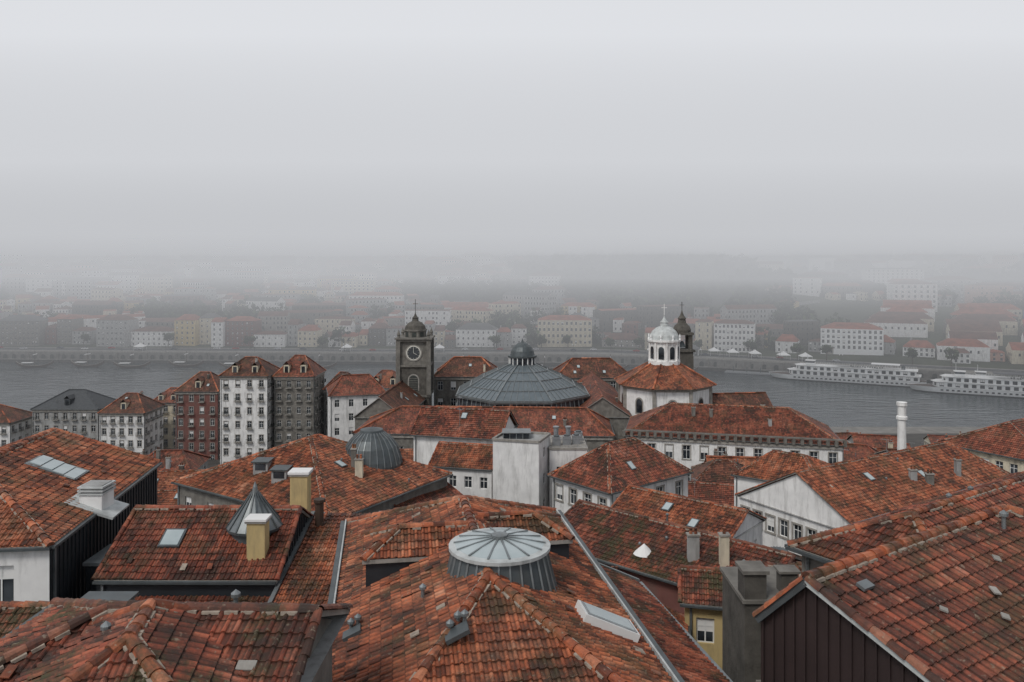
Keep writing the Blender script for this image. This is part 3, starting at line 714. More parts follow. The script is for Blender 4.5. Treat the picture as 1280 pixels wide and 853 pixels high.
def arch(mm,cx,yf,z0,w,hh,mat):
    mm.poly([(cx-w,yf,z0),(cx+w,yf,z0)]+[(cx+w*math.cos(t),yf,z0+hh+w*math.sin(t)) for t in [math.pi*i/10 for i in range(11)]],mat)
arch(m,x,y-h-.03,38+dz,1.35,2.6,'stone_trim');arch(m,x,y-h-.06,38+dz,1.05,2.6,'frame_dark')
for k in range(6): m.box(x-1,y-h-.16,38.3+k*.5+dz,x+1,y-h-.07,38.42+k*.5+dz,'stone_grey')
arch(m,x,y-h-.03,31+dz,.9,1.8,'frame_dark')
for sx in(-1,1):
    m.poly([(x+sx*(h+.03),y+1.05*math.cos(t),40.6+dz+1.05*math.sin(t)) for t in [math.pi*i/10 for i in range(11)]]+[(x+sx*(h+.03),y-1.05,38+dz),(x+sx*(h+.03),y+1.05,38+dz)],'frame_dark')
m.lathe((x,y,50.4+dz),[(2.7,0),(2.7,1.4),(2.95,1.5),(2.95,1.8)],8,'stone_grey',r8)
for i in range(8):
    a=i*math.pi/4;m.obox((x+2.52*math.cos(a),y+2.52*math.sin(a),51.1+dz),(-math.sin(a)*.5,math.cos(a)*.5,0),(math.cos(a)*.05,math.sin(a)*.05,0),(0,0,.55),'frame_dark')
m.lathe((x,y,52.2+dz),[(2.6,0),(2.3,.9),(1.6,1.6),(.8,2.0),(.7,2.6),(.8,2.7),(.35,3.2),(.12,3.8),(0,5.0)],16,'stone_dark')
m.beam((x,y,56+dz),(x,y,59.4+dz),.12,.12,'frame_dark');m.beam((x-.6,y,58.3+dz),(x+.6,y,58.3+dz),.1,.1,'frame_dark')
m.finish('tower',e)
e=root('church_cupola');c=Vector((33.3,175,0));m=MB()
m.lathe(c,[(9.9,20),(9.9,39)],8,'plaster_white',r8,cap=False)
m.lathe(c,[(10.2,38.4),(10.4,39.0)],8,'stone_trim',r8,cap=True)
for i in range(8):
    a=i*math.pi/4; n=Vector((math.cos(a),math.sin(a),0));tt=Vector((-n.y,n.x,0));R0=9.9*math.cos(math.pi/8)
    w_,z0,hh=.75,33.6,2.2
    for ex,of,mt in ((.3,.04,'stone_trim'),(0,.08,'glass_dark')):
        base=c+n*(R0+of)
        m.poly([base+tt*(-w_-ex)+Vector((0,0,z0-ex)),base+tt*(w_+ex)+Vector((0,0,z0-ex))]+[base+tt*(w_+ex)*math.cos(t)+Vector((0,0,z0+hh+(w_+ex)*math.sin(t))) for t in [math.pi*k/10 for k in range(11)]],mt)
    pc=c+Vector((math.cos(a+r8),math.sin(a+r8),0))*9.9;m.beam(pc+Vector((0,0,22)),pc+Vector((0,0,38.4)),.7,.7,'stone_trim')
m.finish('drum',e);m=MB()
ring=[c+Vector((math.cos(r8+i*math.pi/4)*11.2,math.sin(r8+i*math.pi/4)*11.2,39.1)) for i in range(8)]
top=[c+Vector((math.cos(r8+i*math.pi/4)*3.3,math.sin(r8+i*math.pi/4)*3.3,43.4)) for i in range(8)]
for i in range(8):
    j=(i+1)%8;tile_face(m,[ring[i],ring[j],top[j],top[i]],'tiles_orange',0);caps(m,ring[i],top[i],'tiles_orange',.22,False,1.5)
m.poly([p-Vector((0,0,.05)) for p in ring[::-1]],'stone_trim')
m.finish('tile_roof',e);m=MB()
m.lathe(c,[(3.5,42.9),(3.5,43.9),(3.1,44.0),(3.1,48.0),(3.6,48.1),(3.6,48.5)],16,'plaster_white')
for i in range(8):
    a=(i+.5)*math.pi/4;n=Vector((math.cos(a),math.sin(a),0));tt=Vector((-n.y,n.x,0));b=c+n*3.13
    m.poly([b-tt*.6+Vector((0,0,44.4)),b+tt*.6+Vector((0,0,44.4))]+[b+tt*.6*math.cos(t)+Vector((0,0,46.5+.6*math.sin(t))) for t in [math.pi*k/8 for k in range(9)]],'glass_dark')
    p=c+Vector((math.cos(a+r8),math.sin(a+r8),0))*3.2;m.lathe((p.x,p.y,44),[(.3,0),(.24,.3),(.22,3.7),(.32,4.0)],8,'plaster_white')
m.lathe(c,[(3.3,48.5),(3.1,49.4),(2.6,50.3),(1.8,51.0),(.9,51.4),(.8,52.1),(.95,52.2),(.5,52.7),(.15,53.3),(0,54.2)],20,'lead_pale')
m.beam(c+Vector((0,0,53.8)),c+Vector((0,0,56.2)),.14,.14,'canvas_white');m.beam(c+Vector((-.6,0,55.4)),c+Vector((.6,0,55.4)),.12,.12,'canvas_white')
for i in range(8):
    a=i*math.pi/4+r8;m.lathe((c.x+3.4*math.cos(a),c.y+3.4*math.sin(a),48.5),[(.25,0),(.15,.4),(.22,.7),(0,1.3)],6,'paint_white')
m.finish('lantern',e);FOOT.append(rect((22,164),0,23,23))
e=root('bell_tower');m=MB();x,y=42.9,202
m.box(x-2.4,y-2.4,8,x+2.4,y+2.4,43,'stone_dark');m.box(x-2.8,y-2.8,43,x+2.8,y+2.8,43.5,'stone_dark')
for sx in(-1,1):
    for sy in(-1,1): m.box(x+sx*1.75-.45,y+sy*1.75-.45,43.5,x+sx*1.75+.45,y+sy*1.75+.45,47.2,'stone_dark')
m.box(x-2.5,y-2.5,47.2,x+2.5,y+2.5,47.8,'stone_dark')
m.lathe((x,y,47.8),[(2.2,0),(2.3,.6),(1.9,1.5),(1.1,2.3),(.9,3.2),(1.1,3.4),(.5,4.2),(.15,5.2),(0,6.0)],12,'stone_dark')
m.lathe((x,y,44),[(.9,0),(.75,.5),(.5,1.3),(0,1.6)],10,'zinc_dark')
m.beam((x,y,53),(x,y,55.4),.14,.14,'frame_dark');m.beam((x-.6,y,54.6),(x+.6,y,54.6),.1,.1,'frame_dark');m.finish('tower',e)
house('church_nave',rect((40,166),8,17,15),31.5,5.2,0,0,detail=0,roof='tiles_brown',wall='plaster_white',ridge_mat='tiles_orange')
house('tile_roofed_house',rect((-47,205),15,15,16),31,4.2,4,4,detail=0,roof='tiles_red',wall='plaster_white',win=(4,3,1.2,1.9,20))
# ------------------------------------------------------------------ old riverside town houses
def town(x0,x1,y,ze,rise,wall,roof,cols,rows,dep=14,balc=True,name='riverside_townhouse',ang=0,slate=False):
    W=x1-x0
    h=house(name,rect((x0,y),ang,W,dep),ze,rise*.75,W*.38,W*.38,detail=0,roof=roof,wall=wall,zb=4,win={0:(cols,rows,1.15,1.9,6),1:(4,rows,1.1,1.8,6),3:(4,rows,1.1,1.8,6)},trim='stone_trim',cornice=True,balc=balc,clutter=4,ins=.4,ridge_mat='tiles_orange' if not slate else 'slate')
    m=MB()
    for k in ((.3,.7) if R()<.6 else (.5,)):
        cx=x0+W*k;m.box(cx-.8,y+1.4,ze+.4,cx+.8,y+5,ze+rise*.45,'plaster_cream' if not slate else 'slate');m.box(cx-.5,y+1.36,ze+.7,cx+.5,y+1.4,ze+rise*.4,'glass_dark')
        m.poly([(cx-1,y+1.2,ze+rise*.44),(cx,y+1.2,ze+rise*.6),(cx,y+5,ze+rise*.6),(cx-1,y+5,ze+rise*.44)],roof);m.poly([(cx,y+1.2,ze+rise*.6),(cx+1,y+1.2,ze+rise*.44),(cx+1,y+5,ze+rise*.44),(cx,y+5,ze+rise*.6)],roof)
    m.finish('dormers',h.root)
town(-144.5,-124,240,21.3,6.5,'plaster_grey','slate',7,4,slate=True)
town(-123.3,-109.3,238,20.5,6.5,'plaster_white','tiles_brown',5,4)
town(-116,-106,256,20.5,5,'plaster_cream','tiles_red',3,4)
town(-99.4,-86.2,235,27.4,6.5,'plaster_rust','tiles_brown',4,6)
town(-83,-68.9,226,33.2,6.2,'plaster_white','tiles_brown',4,7)
town(-68.6,-56.5,229,32.6,7.2,'stone_grey','tiles_red',4,7)
town(-56.2,-46.6,237,27.6,5.8,'stone_dark','tiles_brown',3,6)
town(-46.0,-33,246,26.8,6,'plaster_white','tiles_orange',4,5)
town(-170,-148,236,18,6,'plaster_white','tiles_brown',6,3)
town(-102,-92,262,19,5,'plaster_white','tiles_orange',3,4)
# ------------------------------------------------------------------ infill houses
def bb(C): return min(p.x for p in C),max(p.x for p in C),min(p.y for p in C),max(p.y for p in C)
boxes=[bb(C) for C in FOOT]
walls_=['plaster_white']*5+['plaster_cream','plaster_grey','plaster_yellow','stone_grey','plaster_pink']
y=52;
while y<285:
    x=-.78*y-8
    while x<.78*y+20:
        w=U(9,13);dp=U(8,12);cx=x+U(-1,1);cy=y+U(-1.5,1.5)
        C=rect((cx,cy),U(-10,10)+(8 if x<0 else -8),w,dp);b=bb(C)
        ok=all(not(b[0]<q[1]-.8 and b[1]>q[0]+.8 and b[2]<q[3]-.8 and b[3]>q[2]+.8) for q in boxes)
        u=640+1000*(cx+w/2)/cy
        if u<205: vl=562
        elif u<470: vl=588
        elif u<1000: vl=560
        else: vl=541
        if y<110: vl=max(vl,600)
        zt=min(ground(cy)+U(10,15),H-(vl+U(0,22)-330)/1000*(cy+dp/2))
        rs=U(1.8,2.8);ze=zt-rs
        if ok and ze>ground(cy)+2.0:
            hp=random.choice([0,0,3,3.5])
            house('tile_roofed_house',C,ze,rs,hp,random.choice([0,hp]),detail=1 if y<120 else 0,roof=random.choice(['tiles_red','tiles_orange','tiles_brown','tiles_red']),wall=random.choice(walls_),win=(3,3,1,1.5,ze-9) if ze-9>ground(cy)-6 else None,clutter=random.randint(2,5),gutter=y<120)
            boxes.append(b)
        x+=w+U(.3,3)
    y+=12.5
# ------------------------------------------------------------------ trees
def leafcloud(m,c,rx,ry,rz,n,s,dark=0):
    for _ in range(n):
        while True:
            p=Vector((U(-1,1),U(-1,1),U(-1,1)))
            if .15<p.length<1: break
        p=Vector((p.x*rx,p.y*ry,p.z*rz))+c
        a=Vector((U(-1,1),U(-1,1),U(-1,1))).normalized();b=a.cross(Vector((U(-1,1),U(-1,1),U(-1,1)))).normalized();k=s*U(.5,1.3)
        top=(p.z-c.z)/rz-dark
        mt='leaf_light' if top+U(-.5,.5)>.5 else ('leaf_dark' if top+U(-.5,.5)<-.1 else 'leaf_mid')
        m.poly([p-a*k,p+b*k*.6,p+a*k,p-b*k*.6],mt)
def tree(x,y,z,hh,r,n=420,s=.35,name='broadleaf_tree'):
    e=root(name);m=MB();m.lathe((x,y,z-.3),[(hh*.035,0),(hh*.025,hh*.3),(hh*.015,hh*.6),(0,hh*.8)],7,'bark')
    cl=[]
    for i in range(7):
        a=U(0,6.28);q=Vector((x+math.cos(a)*r*.6,y+math.sin(a)*r*.6,z+hh*U(.5,.85)));m.beam((x,y,z+hh*U(.3,.5)),q,hh*.012,hh*.012,'bark');cl.append(q)
    m.finish('trunk',e);m=MB()
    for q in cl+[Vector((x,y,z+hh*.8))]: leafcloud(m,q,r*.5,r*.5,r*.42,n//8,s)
    m.finish('crown',e)
for x,y,hh in [(-72,176,7),(-64,181,6.5),(-76,190,6),(-90,205,7)]: tree(x,y,ground(y),hh,hh*.42,500,.3)
tree(-15.5,30.0,47,5.2,1.4,500,.16,'shrub');tree(-16.5,31.3,46,6.0,1.2,400,.16,'shrub')
tree(16.2,41.5,42,4,1.4,400,.16,'shrub');tree(13.2,31.6,44,5.2,1.0,420,.11,'shrub');tree(9.3,31.8,44,4.2,.8,350,.11,'shrub')
# ------------------------------------------------------------------ far bank
def fhouse(m,cx,cy,w,dp,z,hh,rs,ang,wall,roof,wins=True,fl=None):
    C=rect((cx-w/2,cy-dp/2),ang,w,dp);ze=z+hh;c=[v3(p,ze) for p in C];d_=(C[1]-C[0]).normalized()
    hp=random.choice([0,dp*.4]) if w>dp*.9 else 0
    e0=v3((C[3]+C[0])/2+d_*hp,ze+rs);e1=v3((C[1]+C[2])/2-d_*hp,ze+rs)
    for i in range(4):
        a,b=C[i],C[(i+1)%4];m.poly([v3(a,z-6),v3(b,z-6),v3(b,ze),v3(a,ze)],wall)
    m.poly([c[0],c[1],e1,e0],roof);m.poly([c[2],c[3],e0,e1],roof)
    m.poly([c[1],c[2],e1],roof if hp else wall);m.poly([c[3],c[0],e0],roof if hp else wall)
    if wins:
        sp=U(2.4,4.2);sk=U(.05,.4)
        for (A,B) in ((C[0],C[1]),(C[3],C[0]),(C[1],C[2])):
            L=(B-A).length;dd=(B-A)/L;n=V2(dd.y,-dd.x);k=max(2,int(L/sp));f=fl or max(1,int(hh/3.2))
            for i in range(k):
                for j in range(f):
                    if R()<sk: continue
                    p=A+dd*(L*(i+.5)/k)+n*.06;zz=z+hh*(j+.5)/f
                    m.poly([v3(p-dd*.5,zz-.8),v3(p+dd*.5,zz-.8),v3(p+dd*.5,zz+.8),v3(p-dd*.5,zz+.8)],'glass_dark')
FW=['plaster_white']*4+['plaster_cream']*3+['plaster_grey']*4+['plaster_yellow','plaster_pink','stone_grey','stone_grey','plaster_rust','stone_trim','stone_dark']
plain('roof_far_red',(.27,.085,.05),.9,.45,.25,stain=.3);plain('roof_far_brown',(.13,.058,.042),.9,.45,.25,stain=.3);plain('roof_far_grey',(.10,.10,.10),.9,.3,.3)
FRF=['roof_far_red']*4+['roof_far_brown']*5+['roof_far_grey']*2
x=-420
while x<330:
    yb=bank(x);w=U(5.5,16) if R()<.8 else U(20,32);gap=U(.1,.8) if R()<.75 else U(3,9)
    dd=U(31,42);hh=U(6,19)
    if -60<x<120: hh=U(5,14)
    if x>140: hh=U(5,10);dd=U(38,58);w=U(8,22)
    if 15<x<55: x+=44;continue
    a=math.degrees(math.atan2(bank(x+20)-bank(x),20))+U(-7,7)
    e=root('waterfront_house');m=MB();z=fz(x,yb+dd)
    C=rect((x,yb+dd),a,w,13);wl=random.choice(FW)
    n_=max(2,int(w/U(2.4,3.8)));fl=max(2,int(hh/3.2))
    facade(m,C[0],C[1],z-2,z+hh,(n_,fl,U(.9,1.4),U(1.5,2.1),z),wl,None,simple=True,rec=.3)
    for i in(1,2,3): facade(m,C[i],C[(i+1)%4],z-2,z+hh,None,wl)
    m.finish('walls',e);m=MB();ze=z+hh;rs=U(1.2,4.2);d_=(C[1]-C[0]).normalized();o_=V2(d_.y,-d_.x)*.4
    C=[C[0]+o_,C[1]+o_,C[2]-o_,C[3]-o_];e0=v3((C[0]+C[3])/2,ze+rs);e1=v3((C[1]+C[2])/2,ze+rs);rf=random.choice(FRF)
    if w>9: e0=e0+v3(d_*w*.25,0);e1=e1-v3(d_*w*.25,0)
    c=[v3(p,ze) for p in C];m.poly([c[0],c[1],e1,e0],rf);m.poly([c[2],c[3],e0,e1],rf);m.poly([c[1],c[2],e1],rf);m.poly([c[3],c[0],e0],rf)
    if R()<.5: m.box(e0.x-.5,e0.y-.5,ze+rs-1.5,e0.x+.5,e0.y+.5,ze+rs+1.2,'plaster_grey')
    m.finish('roof',e);x+=w+gap
def landmark(name,cx,cy,w,dp,hh,rs,ang,wall,roof,cols,fl):
    e=root(name);m=MB();z=fz(cx,cy);C=rect((cx-w/2,cy-dp/2),ang,w,dp)
    for i in range(4): facade(m,C[i],C[(i+1)%4],z-6,z+hh,(cols if i%2==0 else max(2,cols//3),fl,1.5,2.1,z),wall,None,simple=True,rec=.3)
    m.finish('walls',e);m=MB();ze=z+hh;d_=(C[1]-C[0]).normalized();hp=dp*.45
    e0=v3((C[3]+C[0])/2+d_*hp,ze+rs);e1=v3((C[1]+C[2])/2-d_*hp,ze+rs);c=[v3(p,ze) for p in C]
    m.poly([c[0],c[1],e1,e0],roof);m.poly([c[2],c[3],e0,e1],roof);m.poly([c[1],c[2],e1],roof);m.poly([c[3],c[0],e0],roof);m.finish('roof',e)
landmark('cream_hotel',36,556,37,18,17,3,-3,'plaster_cream','roof_far_red',12,4)
landmark('white_hall',-36,630,50,20,9,4,0,'plaster_white','roof_far_red',12,2)
landmark('white_office_building',212,512,36,18,13,3.5,-22,'paint_white','roof_far_red',12,4)
landmark('wine_lodge',300,610,30,24,18,3,-15,'plaster_white','roof_far_brown',7,5)
landmark('wine_lodge',345,640,38,24,18,3,-15,'plaster_grey','roof_far_brown',7,6)
landmark('apartment_block',330,700,46,16,20,1,-10,'plaster_white','roof_far_grey',12,7)
landmark('apartment_block',-420,740,50,16,18,1,8,'plaster_white','roof_far_grey',12,5)
landmark('apartment_block',-150,760,40,16,15,1,4,'plaster_cream','roof_far_grey',10,5)
m=MB()
for r_ in range(9):
    for k in range(5):
        cx=225+k*40+r_*9+U(-4,4);cy=bank(cx)+62+r_*17
        if 285<cx<375 and 590<cy<680: continue
        if 185<cx<240 and cy<545: continue
        if R()<.18: continue
        fhouse(m,cx,cy,U(24,40),15,fz(cx,cy),U(4,7),4,-22+U(-6,6),random.choice(['plaster_white','plaster_cream','stone_grey']),random.choice(['roof_far_red','roof_far_brown']),True,1)
m.finish('wine_lodges')
m=MB();tm=MB()
dd=54
while dd<640:
    x=-760
    while x<700:
        y=bank(x)+dd+U(-10,10)
        w=U(5,15) if R()<.78 else U(20,46)
        inx=abs(x)<.70*y
        park=(-5<x<230 and 125<dd<520 and ((x-112)/118)**2+((dd-310)/200)**2<1+.25*math.sin(x*.09+dd*.05))
        wood=park or (math.sin(x*.02+dd*.03)*math.sin(x*.007-dd*.017+2)>.38)
        lodge=(x>215 and 45<dd<230)
        dens=.84 if dd<330 else .66
        if inx and not lodge:
            if (wood and R()<(.985 if park else .9)) or R()>dens:
                for _ in range(2 if not wood else 4):
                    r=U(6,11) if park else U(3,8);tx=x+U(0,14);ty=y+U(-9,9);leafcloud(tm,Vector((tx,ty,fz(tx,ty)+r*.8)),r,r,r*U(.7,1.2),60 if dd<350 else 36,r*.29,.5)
            else:
                big=w>18
                fhouse(m,x+w/2,y,w,U(7,13),fz(x,y)-.5,U(3,11) if not big or R()<.4 else U(10,18),U(.6,3.4),U(-40,40),random.choice(FW),random.choice(FRF),dd<420)
        x+=w+U(.5,9)
    dd+=13 if dd<330 else 21
for _ in range(60):
    x=U(-500,500);dd=U(90,420);a=U(-.25,.25);L=U(15,50);y=bank(x)+dd;x2=x+L*math.cos(a);y2=y+L*math.sin(a)
    z=fz(x,y);z2=fz(x2,y2);m.beam((x,y,z-.5),(x2,y2,z2-.5),.6,U(3,7),random.choice(['stone_grey','stone_dark','plaster_grey']))
m.finish('hillside_town');tm.finish('hillside_trees')
for x in [-238,-180,-72,20,38,66,84,-12,120,150,-300,175,190,232,250,-130,96]:
    y=bank(x)+U(26,31);tree(x,y,fz(x,y),U(8,11),U(3.2,4.5),420,.75)
def lamp(x,y,z):
    m=MB();m.lathe((x,y,z),[(.2,0),(.16,.6),(.09,.8),(.07,6)],8,'frame_dark');m.beam((x-.9,y,z+5.9),(x+.9,y,z+5.9),.08,.08,'frame_dark')
    for s in(-1,1): m.lathe((x+s*.9,y,z+5.5),[(.08,0),(.28,.2),(.3,.6),(.1,.8),(0,.95)],8,'canvas_white')
    m.finish('street_lamp')
for k in range(20):
    x=-380+k*30;lamp(x,bank(x)+6,6.6)
def car(x,y,z,i,ang):
    m=MB();col='car_paint_%d'%(i%4);ca,sa=math.cos(ang),math.sin(ang)
    prof=[(-2.1,.35),(-2.15,.8),(-1.95,1.0),(-1.3,1.05),(-.85,1.45),(.7,1.48),(1.35,1.05),(2.0,.9),(2.15,.6),(2.1,.35)]
    P=lambda a,b,c:(x+a*ca-b*sa,y+a*sa+b*ca,z+c)
    m.poly([P(a,-.85,c) for a,c in prof],col);m.poly([P(a,.85,c) for a,c in prof[::-1]],col)
    for k in range(len(prof)-1):
        (a,c),(b,d_)=prof[k],prof[k+1];m.poly([P(a,-.85,c),P(a,.85,c),P(b,.85,d_),P(b,-.85,d_)],'glass_dark' if k in(3,5) else col)
    for s in(-.86,.86): m.poly([P(-1.1,s,1.08),P(1.1,s,1.08),P(.62,s,1.4),P(-.8,s,1.4)],'glass_dark')
    for a in(-1.3,1.3):
        for s in(-.8,.8):
            n=12;r=[P(a+.33*math.cos(t*2*math.pi/n),s*1.08,.33+.33*math.sin(t*2*math.pi/n)) for t in range(n)];r2=[P(a+.33*math.cos(t*2*math.pi/n),s*.8,.33+.33*math.sin(t*2*math.pi/n)) for t in range(n)]
            m.poly(r,'tyre')
            for t in range(n): m.poly([r[t],r[(t+1)%n],r2[(t+1)%n],r2[t]],'tyre')
    m.finish('parked_car')
road=MB();pts=[x for x in range(-560,400,20)]
for a,b in zip(pts,pts[1:]): road.poly([(a,bank(a)+14,farz(a,14)+.12),(b,bank(b)+14,farz(b,14)+.12),(b,bank(b)+24,farz(b,24)+.12),(a,bank(a)+24,farz(a,24)+.12)],'asphalt')
for a in range(-560,400,8): road.poly([(a,bank(a)+18.9,farz(a,19)+.14),(a+3,bank(a+3)+18.9,farz(a+3,19)+.14),(a+3,bank(a+3)+19.1,farz(a+3,19)+.14),(a,bank(a)+19.1,farz(a,19)+.14)],'paint_white')
road.finish('quay_road')
for i in range(26):
    x=-360+i*22+U(-6,6);car(x,bank(x)+random.choice([16.2,21.5]),farz(x,19)+.14,i,math.atan2(bank(x+5)-bank(x-5),10))
qw=MB()
for a,b in zip(pts,pts[1:]):
    qw.beam((a,bank(a)+.3,7.0),(b,bank(b)+.3,7.0),.6,.9,'stone_trim');qw.beam((a,bank(a)-1.5,2.0),(b,bank(b)-1.5,2.0),3,.6,'quay_stone')
    qw.beam((a,bank(a)-.4,-1),(a,bank(a)-.4,6.4),1.2,.7,'stone_grey')
    for k in range(3):
        xx=a+4+k*6;arch(qw,xx,bank(xx)-.9,2.4,1.3,1.6,'frame_dark')
qw.finish('quay_wall')
for x,y in [(-60,529),(-48,529),(118,514),(128,507),(138,500),(150,494),(-110,533),(-250,538),(90,512),(165,486),(176,480)]:
    m=MB();z=fz(x,y)
    for sx in(-1,1):
        for sy in(-1,1): m.beam((x+sx*3,y+sy*3,z),(x+sx*3,y+sy*3,z+2.8),.12,.12,'frame_white')
    m.lathe((x,y,z+2.7),[(4.5,0),(4.5,.35),(1.6,1.6),(0,2.6)],4,'canvas_white',math.pi/4);m.finish('market_tent')
m=MB();x,y=112,508;z=fz(x,y);m.lathe((x,y,z),[(4,0),(4,4)],10,'glass_dark');m.lathe((x,y,z+4),[(7.5,0),(7.5,.5),(2,3.4),(1.6,4.4),(0,5.4)],10,'roof_far_grey')
for i in range(10): m.beam((x+6.5*math.cos(i*.628),y+6.5*math.sin(i*.628),z),(x+6.5*math.cos(i*.628),y+6.5*math.sin(i*.628),z+4),.3,.3,'frame_white')
m.finish('riverside_pavilion')
# ------------------------------------------------------------------ boats
def ship(x,y,ang,L=78,decks=2):
    e=root('river_cruise_ship');ca,sa=math.cos(ang),math.sin(ang)
    P=lambda a,b,c:Vector((x+a*ca-b*sa,y+a*sa+b*ca,c))
    def hw(t,B): return B*(min(1,.72+t*4) if t<.07 else (1 if t<.86 else max(.03,math.cos((t-.86)/.14*math.pi/2)**.7)))
    m=MB();n=40;B=5.6
    lv=[(-.5,.82,0),(.5,.93,0),(2.4,1.0,1.0),(3.0,1.02,1.3)]
    for k in range(n):
        for (z0,s0,f0),(z1,s1,f1) in zip(lv,lv[1:]):
            for sg in(-1,1):
                q=[]
                for t,z,s,f in((k/n,z0,s0,f0),((k+1)/n,z0,s0,f0),((k+1)/n,z1,s1,f1),(k/n,z1,s1,f1)):
                    q.append(P((t-.5)*L+f*t*2.0,sg*hw(t,B)*s,z))
                m.poly(q,'cladding_dark' if z0<.4 else 'paint_white')
        m.poly([P((k/n-.5)*L+2*k/n,-hw(k/n,B)*1.02,2.9),P(((k+1)/n-.5)*L+2*(k+1)/n,-hw((k+1)/n,B)*1.02,2.9),P(((k+1)/n-.5)*L+2*(k+1)/n,hw((k+1)/n,B)*1.02,2.9),P((k/n-.5)*L+2*k/n,hw(k/n,B)*1.02,2.9)],'wood_dark')
    m.poly([P(-L/2,-B*.7,-.5),P(-L/2,B*.7,-.5),P(-L/2,B*.73,3),P(-L/2,-B*.73,3)],'paint_white')
    for k in range(26): 
        for sg in(-1,1):
            a=-L*.42+k*L*.03;m.poly([P(a,sg*(B*1.0+.03),1.35),P(a+1.2,sg*(B*1.0+.03),1.35),P(a+1.2,sg*(B*1.01+.03),2.1),P(a,sg*(B*1.01+.03),2.1)],'glass_dark')
    m.finish('hull',e);m=MB()
    z=3.0
    for dk in range(decks):
        a0=-L*(.46-.02*dk);a1=L*(.36-.05*dk);b=B*(.93-.03*dk)
        for A,Bq in ((P(a0,-b,0),P(a1,-b,0)),(P(a1,-b,0),P(a1+2.2,0,0)),(P(a1+2.2,0,0),P(a1,b,0)),(P(a1,b,0),P(a0,b,0)),(P(a0,b,0),P(a0,-b,0))):
            LL=(Bq-A).length;facade(m,V2(A.x,A.y),V2(Bq.x,Bq.y),z,z+2.6,(max(1,int(LL/3.4)),1,2.0,1.7),'paint_white',None,frame='frame_dark',simple=True,rec=.12)
        m.poly([P(a0-.8,-b-.5,z+2.6),P(a1+.8,-b-.5,z+2.6),P(a1+3.4,0,z+2.6),P(a1+.8,b+.5,z+2.6),P(a0-.8,b+.5,z+2.6)],'canvas_white')
        m.obox(P((a0+a1)/2,0,z+2.68),Vector((ca,sa,0))*((a1-a0)/2+.8),Vector((-sa,ca,0))*(b+.5),(0,0,.07),'canvas_white')
        z+=2.78
    a0=-L*.44;a1=L*.28;b=B*.88
    for sg in(-1,1):
        for k in range(45):
            a=a0+(a1-a0)*k/44;m.beam(P(a,sg*b,z-.05),P(a,sg*b,z+1.1),.07,.07,'frame_white')
        for h_ in(.55,1.1): m.beam(P(a0,sg*b,z+h_),P(a1,sg*b,z+h_),.06,.06,'frame_white')
    m.obox(P(L*.24,0,z+1.2),Vector((ca,sa,0))*2.2,Vector((-sa,ca,0))*2.2,(0,0,1.15),'paint_white')
    m.obox(P(L*.24,0,z+1.65),Vector((ca,sa,0))*2.23,Vector((-sa,ca,0))*2.23,(0,0,.45),'glass_dark')
    m.obox(P(L*.24,0,z+2.45),Vector((ca,sa,0))*2.7,Vector((-sa,ca,0))*2.6,(0,0,.08),'canvas_white')
    for q in (-.25,-.02):
        for i in range(5):
            for sg in(-1,1): m.beam(P(L*q+i*3-6,sg*3.4,z),P(L*q+i*3-6,sg*3.4,z+2.3),.09,.09,'frame_white')
        m.obox(P(L*q,0,z+2.38),Vector((ca,sa,0))*7,Vector((-sa,ca,0))*3.8,(0,0,.07),'canvas_white' if q<-.1 else 'cladding_dark')
    for i in range(14): m.obox(P(-L*.1+i*1.2-10,U(-2.5,2.5),z+.3),Vector((ca,sa,0))*.35,Vector((-sa,ca,0))*.9,(0,0,.22),'frame_dark')
    m.beam(P(L*.26,0,z+2.4),P(L*.26,0,z+6),.16,.16,'frame_white');m.beam(P(L*.26,-1.2,z+4.6),P(L*.26,1.2,z+4.6),.1,.1,'frame_white')
    m.lathe(P(-L*.36,0,z),[(1,0),(1,1.6),(.7,2.2),(.7,2.4)],10,'zinc_dark')
    m.finish('superstructure',e)
ship(184,440,math.atan2(422-458,217-149)+math.pi,78,2)
ship(243,394,math.atan2(-40,79)+math.pi,82,2)
ship(262,414,math.atan2(-40,79)+math.pi,70,1)
def rabelo(x,y,ang,L=22):
    m=MB();ca,sa=math.cos(ang),math.sin(ang);P=lambda a,b,c:Vector((x+a*ca-b*sa,y+a*sa+b*ca,c));n=14
    def sec(t):
        b=2.4*math.sin(math.pi*min(max(t,.02),.98))**.6;zk=-.3+2.6*abs(2*t-1)**3;zt=1.2+2.8*abs(2*t-1)**3;a=(t-.5)*L
        return [P(a,-b,zt),P(a,-b*.6,zk),P(a,b*.6,zk),P(a,b,zt)]
    for k in range(n):
        s0=sec(k/n);s1=sec((k+1)/n)
        for i in range(3): m.poly([s0[i],s1[i],s1[i+1],s0[i+1]],'wood_dark')
        m.beam(s0[0]+Vector((0,0,.1)),s1[0]+Vector((0,0,.1)),.16,.22,'stone_trim')
        m.poly([s0[0]*.8+s0[3]*.2,s1[0]*.8+s1[3]*.2,s1[3]*.8+s1[0]*.2,s0[3]*.8+s0[0]*.2],'bark')
    m.beam(P(0,0,.4),P(0,0,10),.24,.24,'wood_dark');m.beam(P(0,-3,8.4),P(0,3,8.4),.16,.16,'wood_dark');m.obox(P(0,0,8.1),Vector((ca,sa,0))*.2,Vector((-sa,ca,0))*2.8,(0,0,.3),'canvas_white')
    m.obox(P(-L*.2,0,2.9),Vector((ca,sa,0))*3.2,Vector((-sa,ca,0))*1.7,(0,0,.12),'canvas_white')
    for sx in(-1,1):
        for sy in(-1,1): m.beam(P(-L*.2+sx*3,sy*1.5,.6),P(-L*.2+sx*3,sy*1.5,2.8),.1,.1,'wood_dark')
    for i in range(4): m.lathe(P(1.5+i*1.1,0,.5),[(.35,0),(.48,.5),(.35,1.0)],8,'bark')
    m.finish('rabelo_boat')
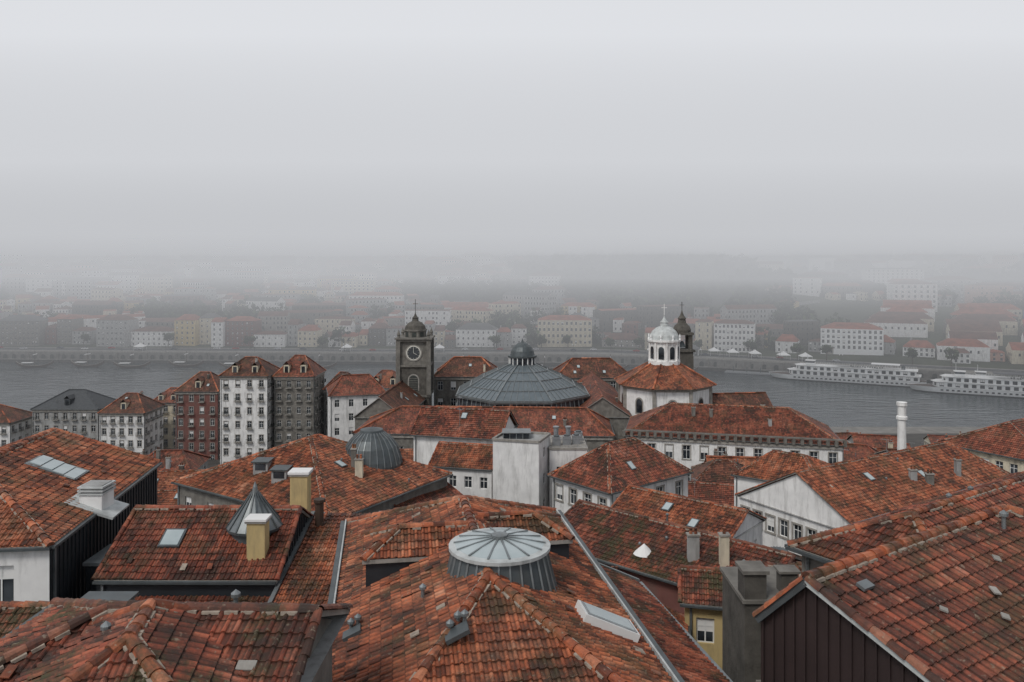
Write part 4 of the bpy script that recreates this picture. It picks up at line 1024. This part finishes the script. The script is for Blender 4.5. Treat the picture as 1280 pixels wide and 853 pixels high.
for x,y,a in [(-300,503,.15),(-268,505,-.1),(-238,501,.1),(-206,506,0),(-172,500,.05),(-120,498,.1),(-60,500,0),(-30,494,.1),(20,490,0),(60,488,-.1),(100,478,-.3)]: rabelo(x,y,a)
m=MB();m.obox((150,468,.6),Vector((22,-11,0)),Vector((1.4,2.8,0)),(0,0,.4),'metal_grey')
for k in range(6): m.beam((132+k*7,477-k*3.5,0),(132+k*7,477-k*3.5,4),.4,.4,'zinc_dark')
m.finish('landing_pontoon')
# ------------------------------------------------------------------ fog (nested homogeneous banks of mist)
LAY=[(-7,.0007,.50),(32,.0017,.51),(52,.0040,.52),(74,.0088,.57),(97,.014,.66),(138,.018,.79)]
ps=0;pl=0
def fogmat(name,s,L):
    mt=bpy.data.materials.new(name);mt.use_nodes=True;t=mt.node_tree;t.nodes.clear()
    o=t.nodes.new('ShaderNodeOutputMaterial');a=t.nodes.new('ShaderNodeVolumeAbsorption');a.inputs[0].default_value=(0,0,0,1);a.inputs[1].default_value=s
    e_=t.nodes.new('ShaderNodeEmission');e_.inputs[0].default_value=(.965,.985,1.03,1);e_.inputs[1].default_value=s*L  # mist glows by itself: emission stands in for scattered daylight
    ad=t.nodes.new('ShaderNodeAddShader');t.links.new(a.outputs[0],ad.inputs[0]);t.links.new(e_.outputs[0],ad.inputs[1]);t.links.new(ad.outputs[0],o.inputs['Volume'])
    MATS[name]=mt
fe=root('fog')
for i,(z,S,L) in enumerate(LAY):
    s=S-ps;l=(S*L-pl)/s;ps=S;pl=S*L;fogmat('fog_%d'%i,s,l)
    b=MB();k=i*2.0;b.box(-1550+k,225+k*3,z,1550-k,1950-k,420-k,'fog_%d'%i);b.finish('fog_bank',fe)
# ------------------------------------------------------------------ sky, sun, camera
w=bpy.data.worlds.new('World');scene.world=w;w.use_nodes=True;t=w.node_tree
sk=t.nodes.new('ShaderNodeTexSky');sk.sky_type='NISHITA';sk.sun_disc=False;sk.sun_elevation=math.radians(50);sk.sun_rotation=math.radians(215)
hs=t.nodes.new('ShaderNodeHueSaturation');hs.inputs['Saturation'].default_value=.3
t.links.new(sk.outputs[0],hs.inputs['Color']);bg=t.nodes['Background'];t.links.new(hs.outputs[0],bg.inputs[0]);bg.inputs[1].default_value=.12
sl=bpy.data.lights.new('sun','SUN');sl.energy=1.5;sl.angle=math.radians(16);sl.color=(1,.97,.92)
so=bpy.data.objects.new('sun',sl);scene.collection.objects.link(so)
el=math.radians(50);az=math.radians(215)
dv=Vector((math.sin(az)*math.cos(el),math.cos(az)*math.cos(el),math.sin(el)))
so.rotation_euler=dv.to_track_quat('Z','Y').to_euler()
cd=bpy.data.cameras.new('camera');co=bpy.data.objects.new('camera',cd);scene.collection.objects.link(co)
co.location=(0,0,H);co.rotation_euler=(math.radians(90),0,0);cd.sensor_width=36;cd.lens=28.125;cd.shift_y=-96.5/1280;cd.clip_end=6000;cd.clip_start=.5
scene.camera=co
scene.view_settings.view_transform='Standard';scene.view_settings.look='None';scene.view_settings.exposure=0
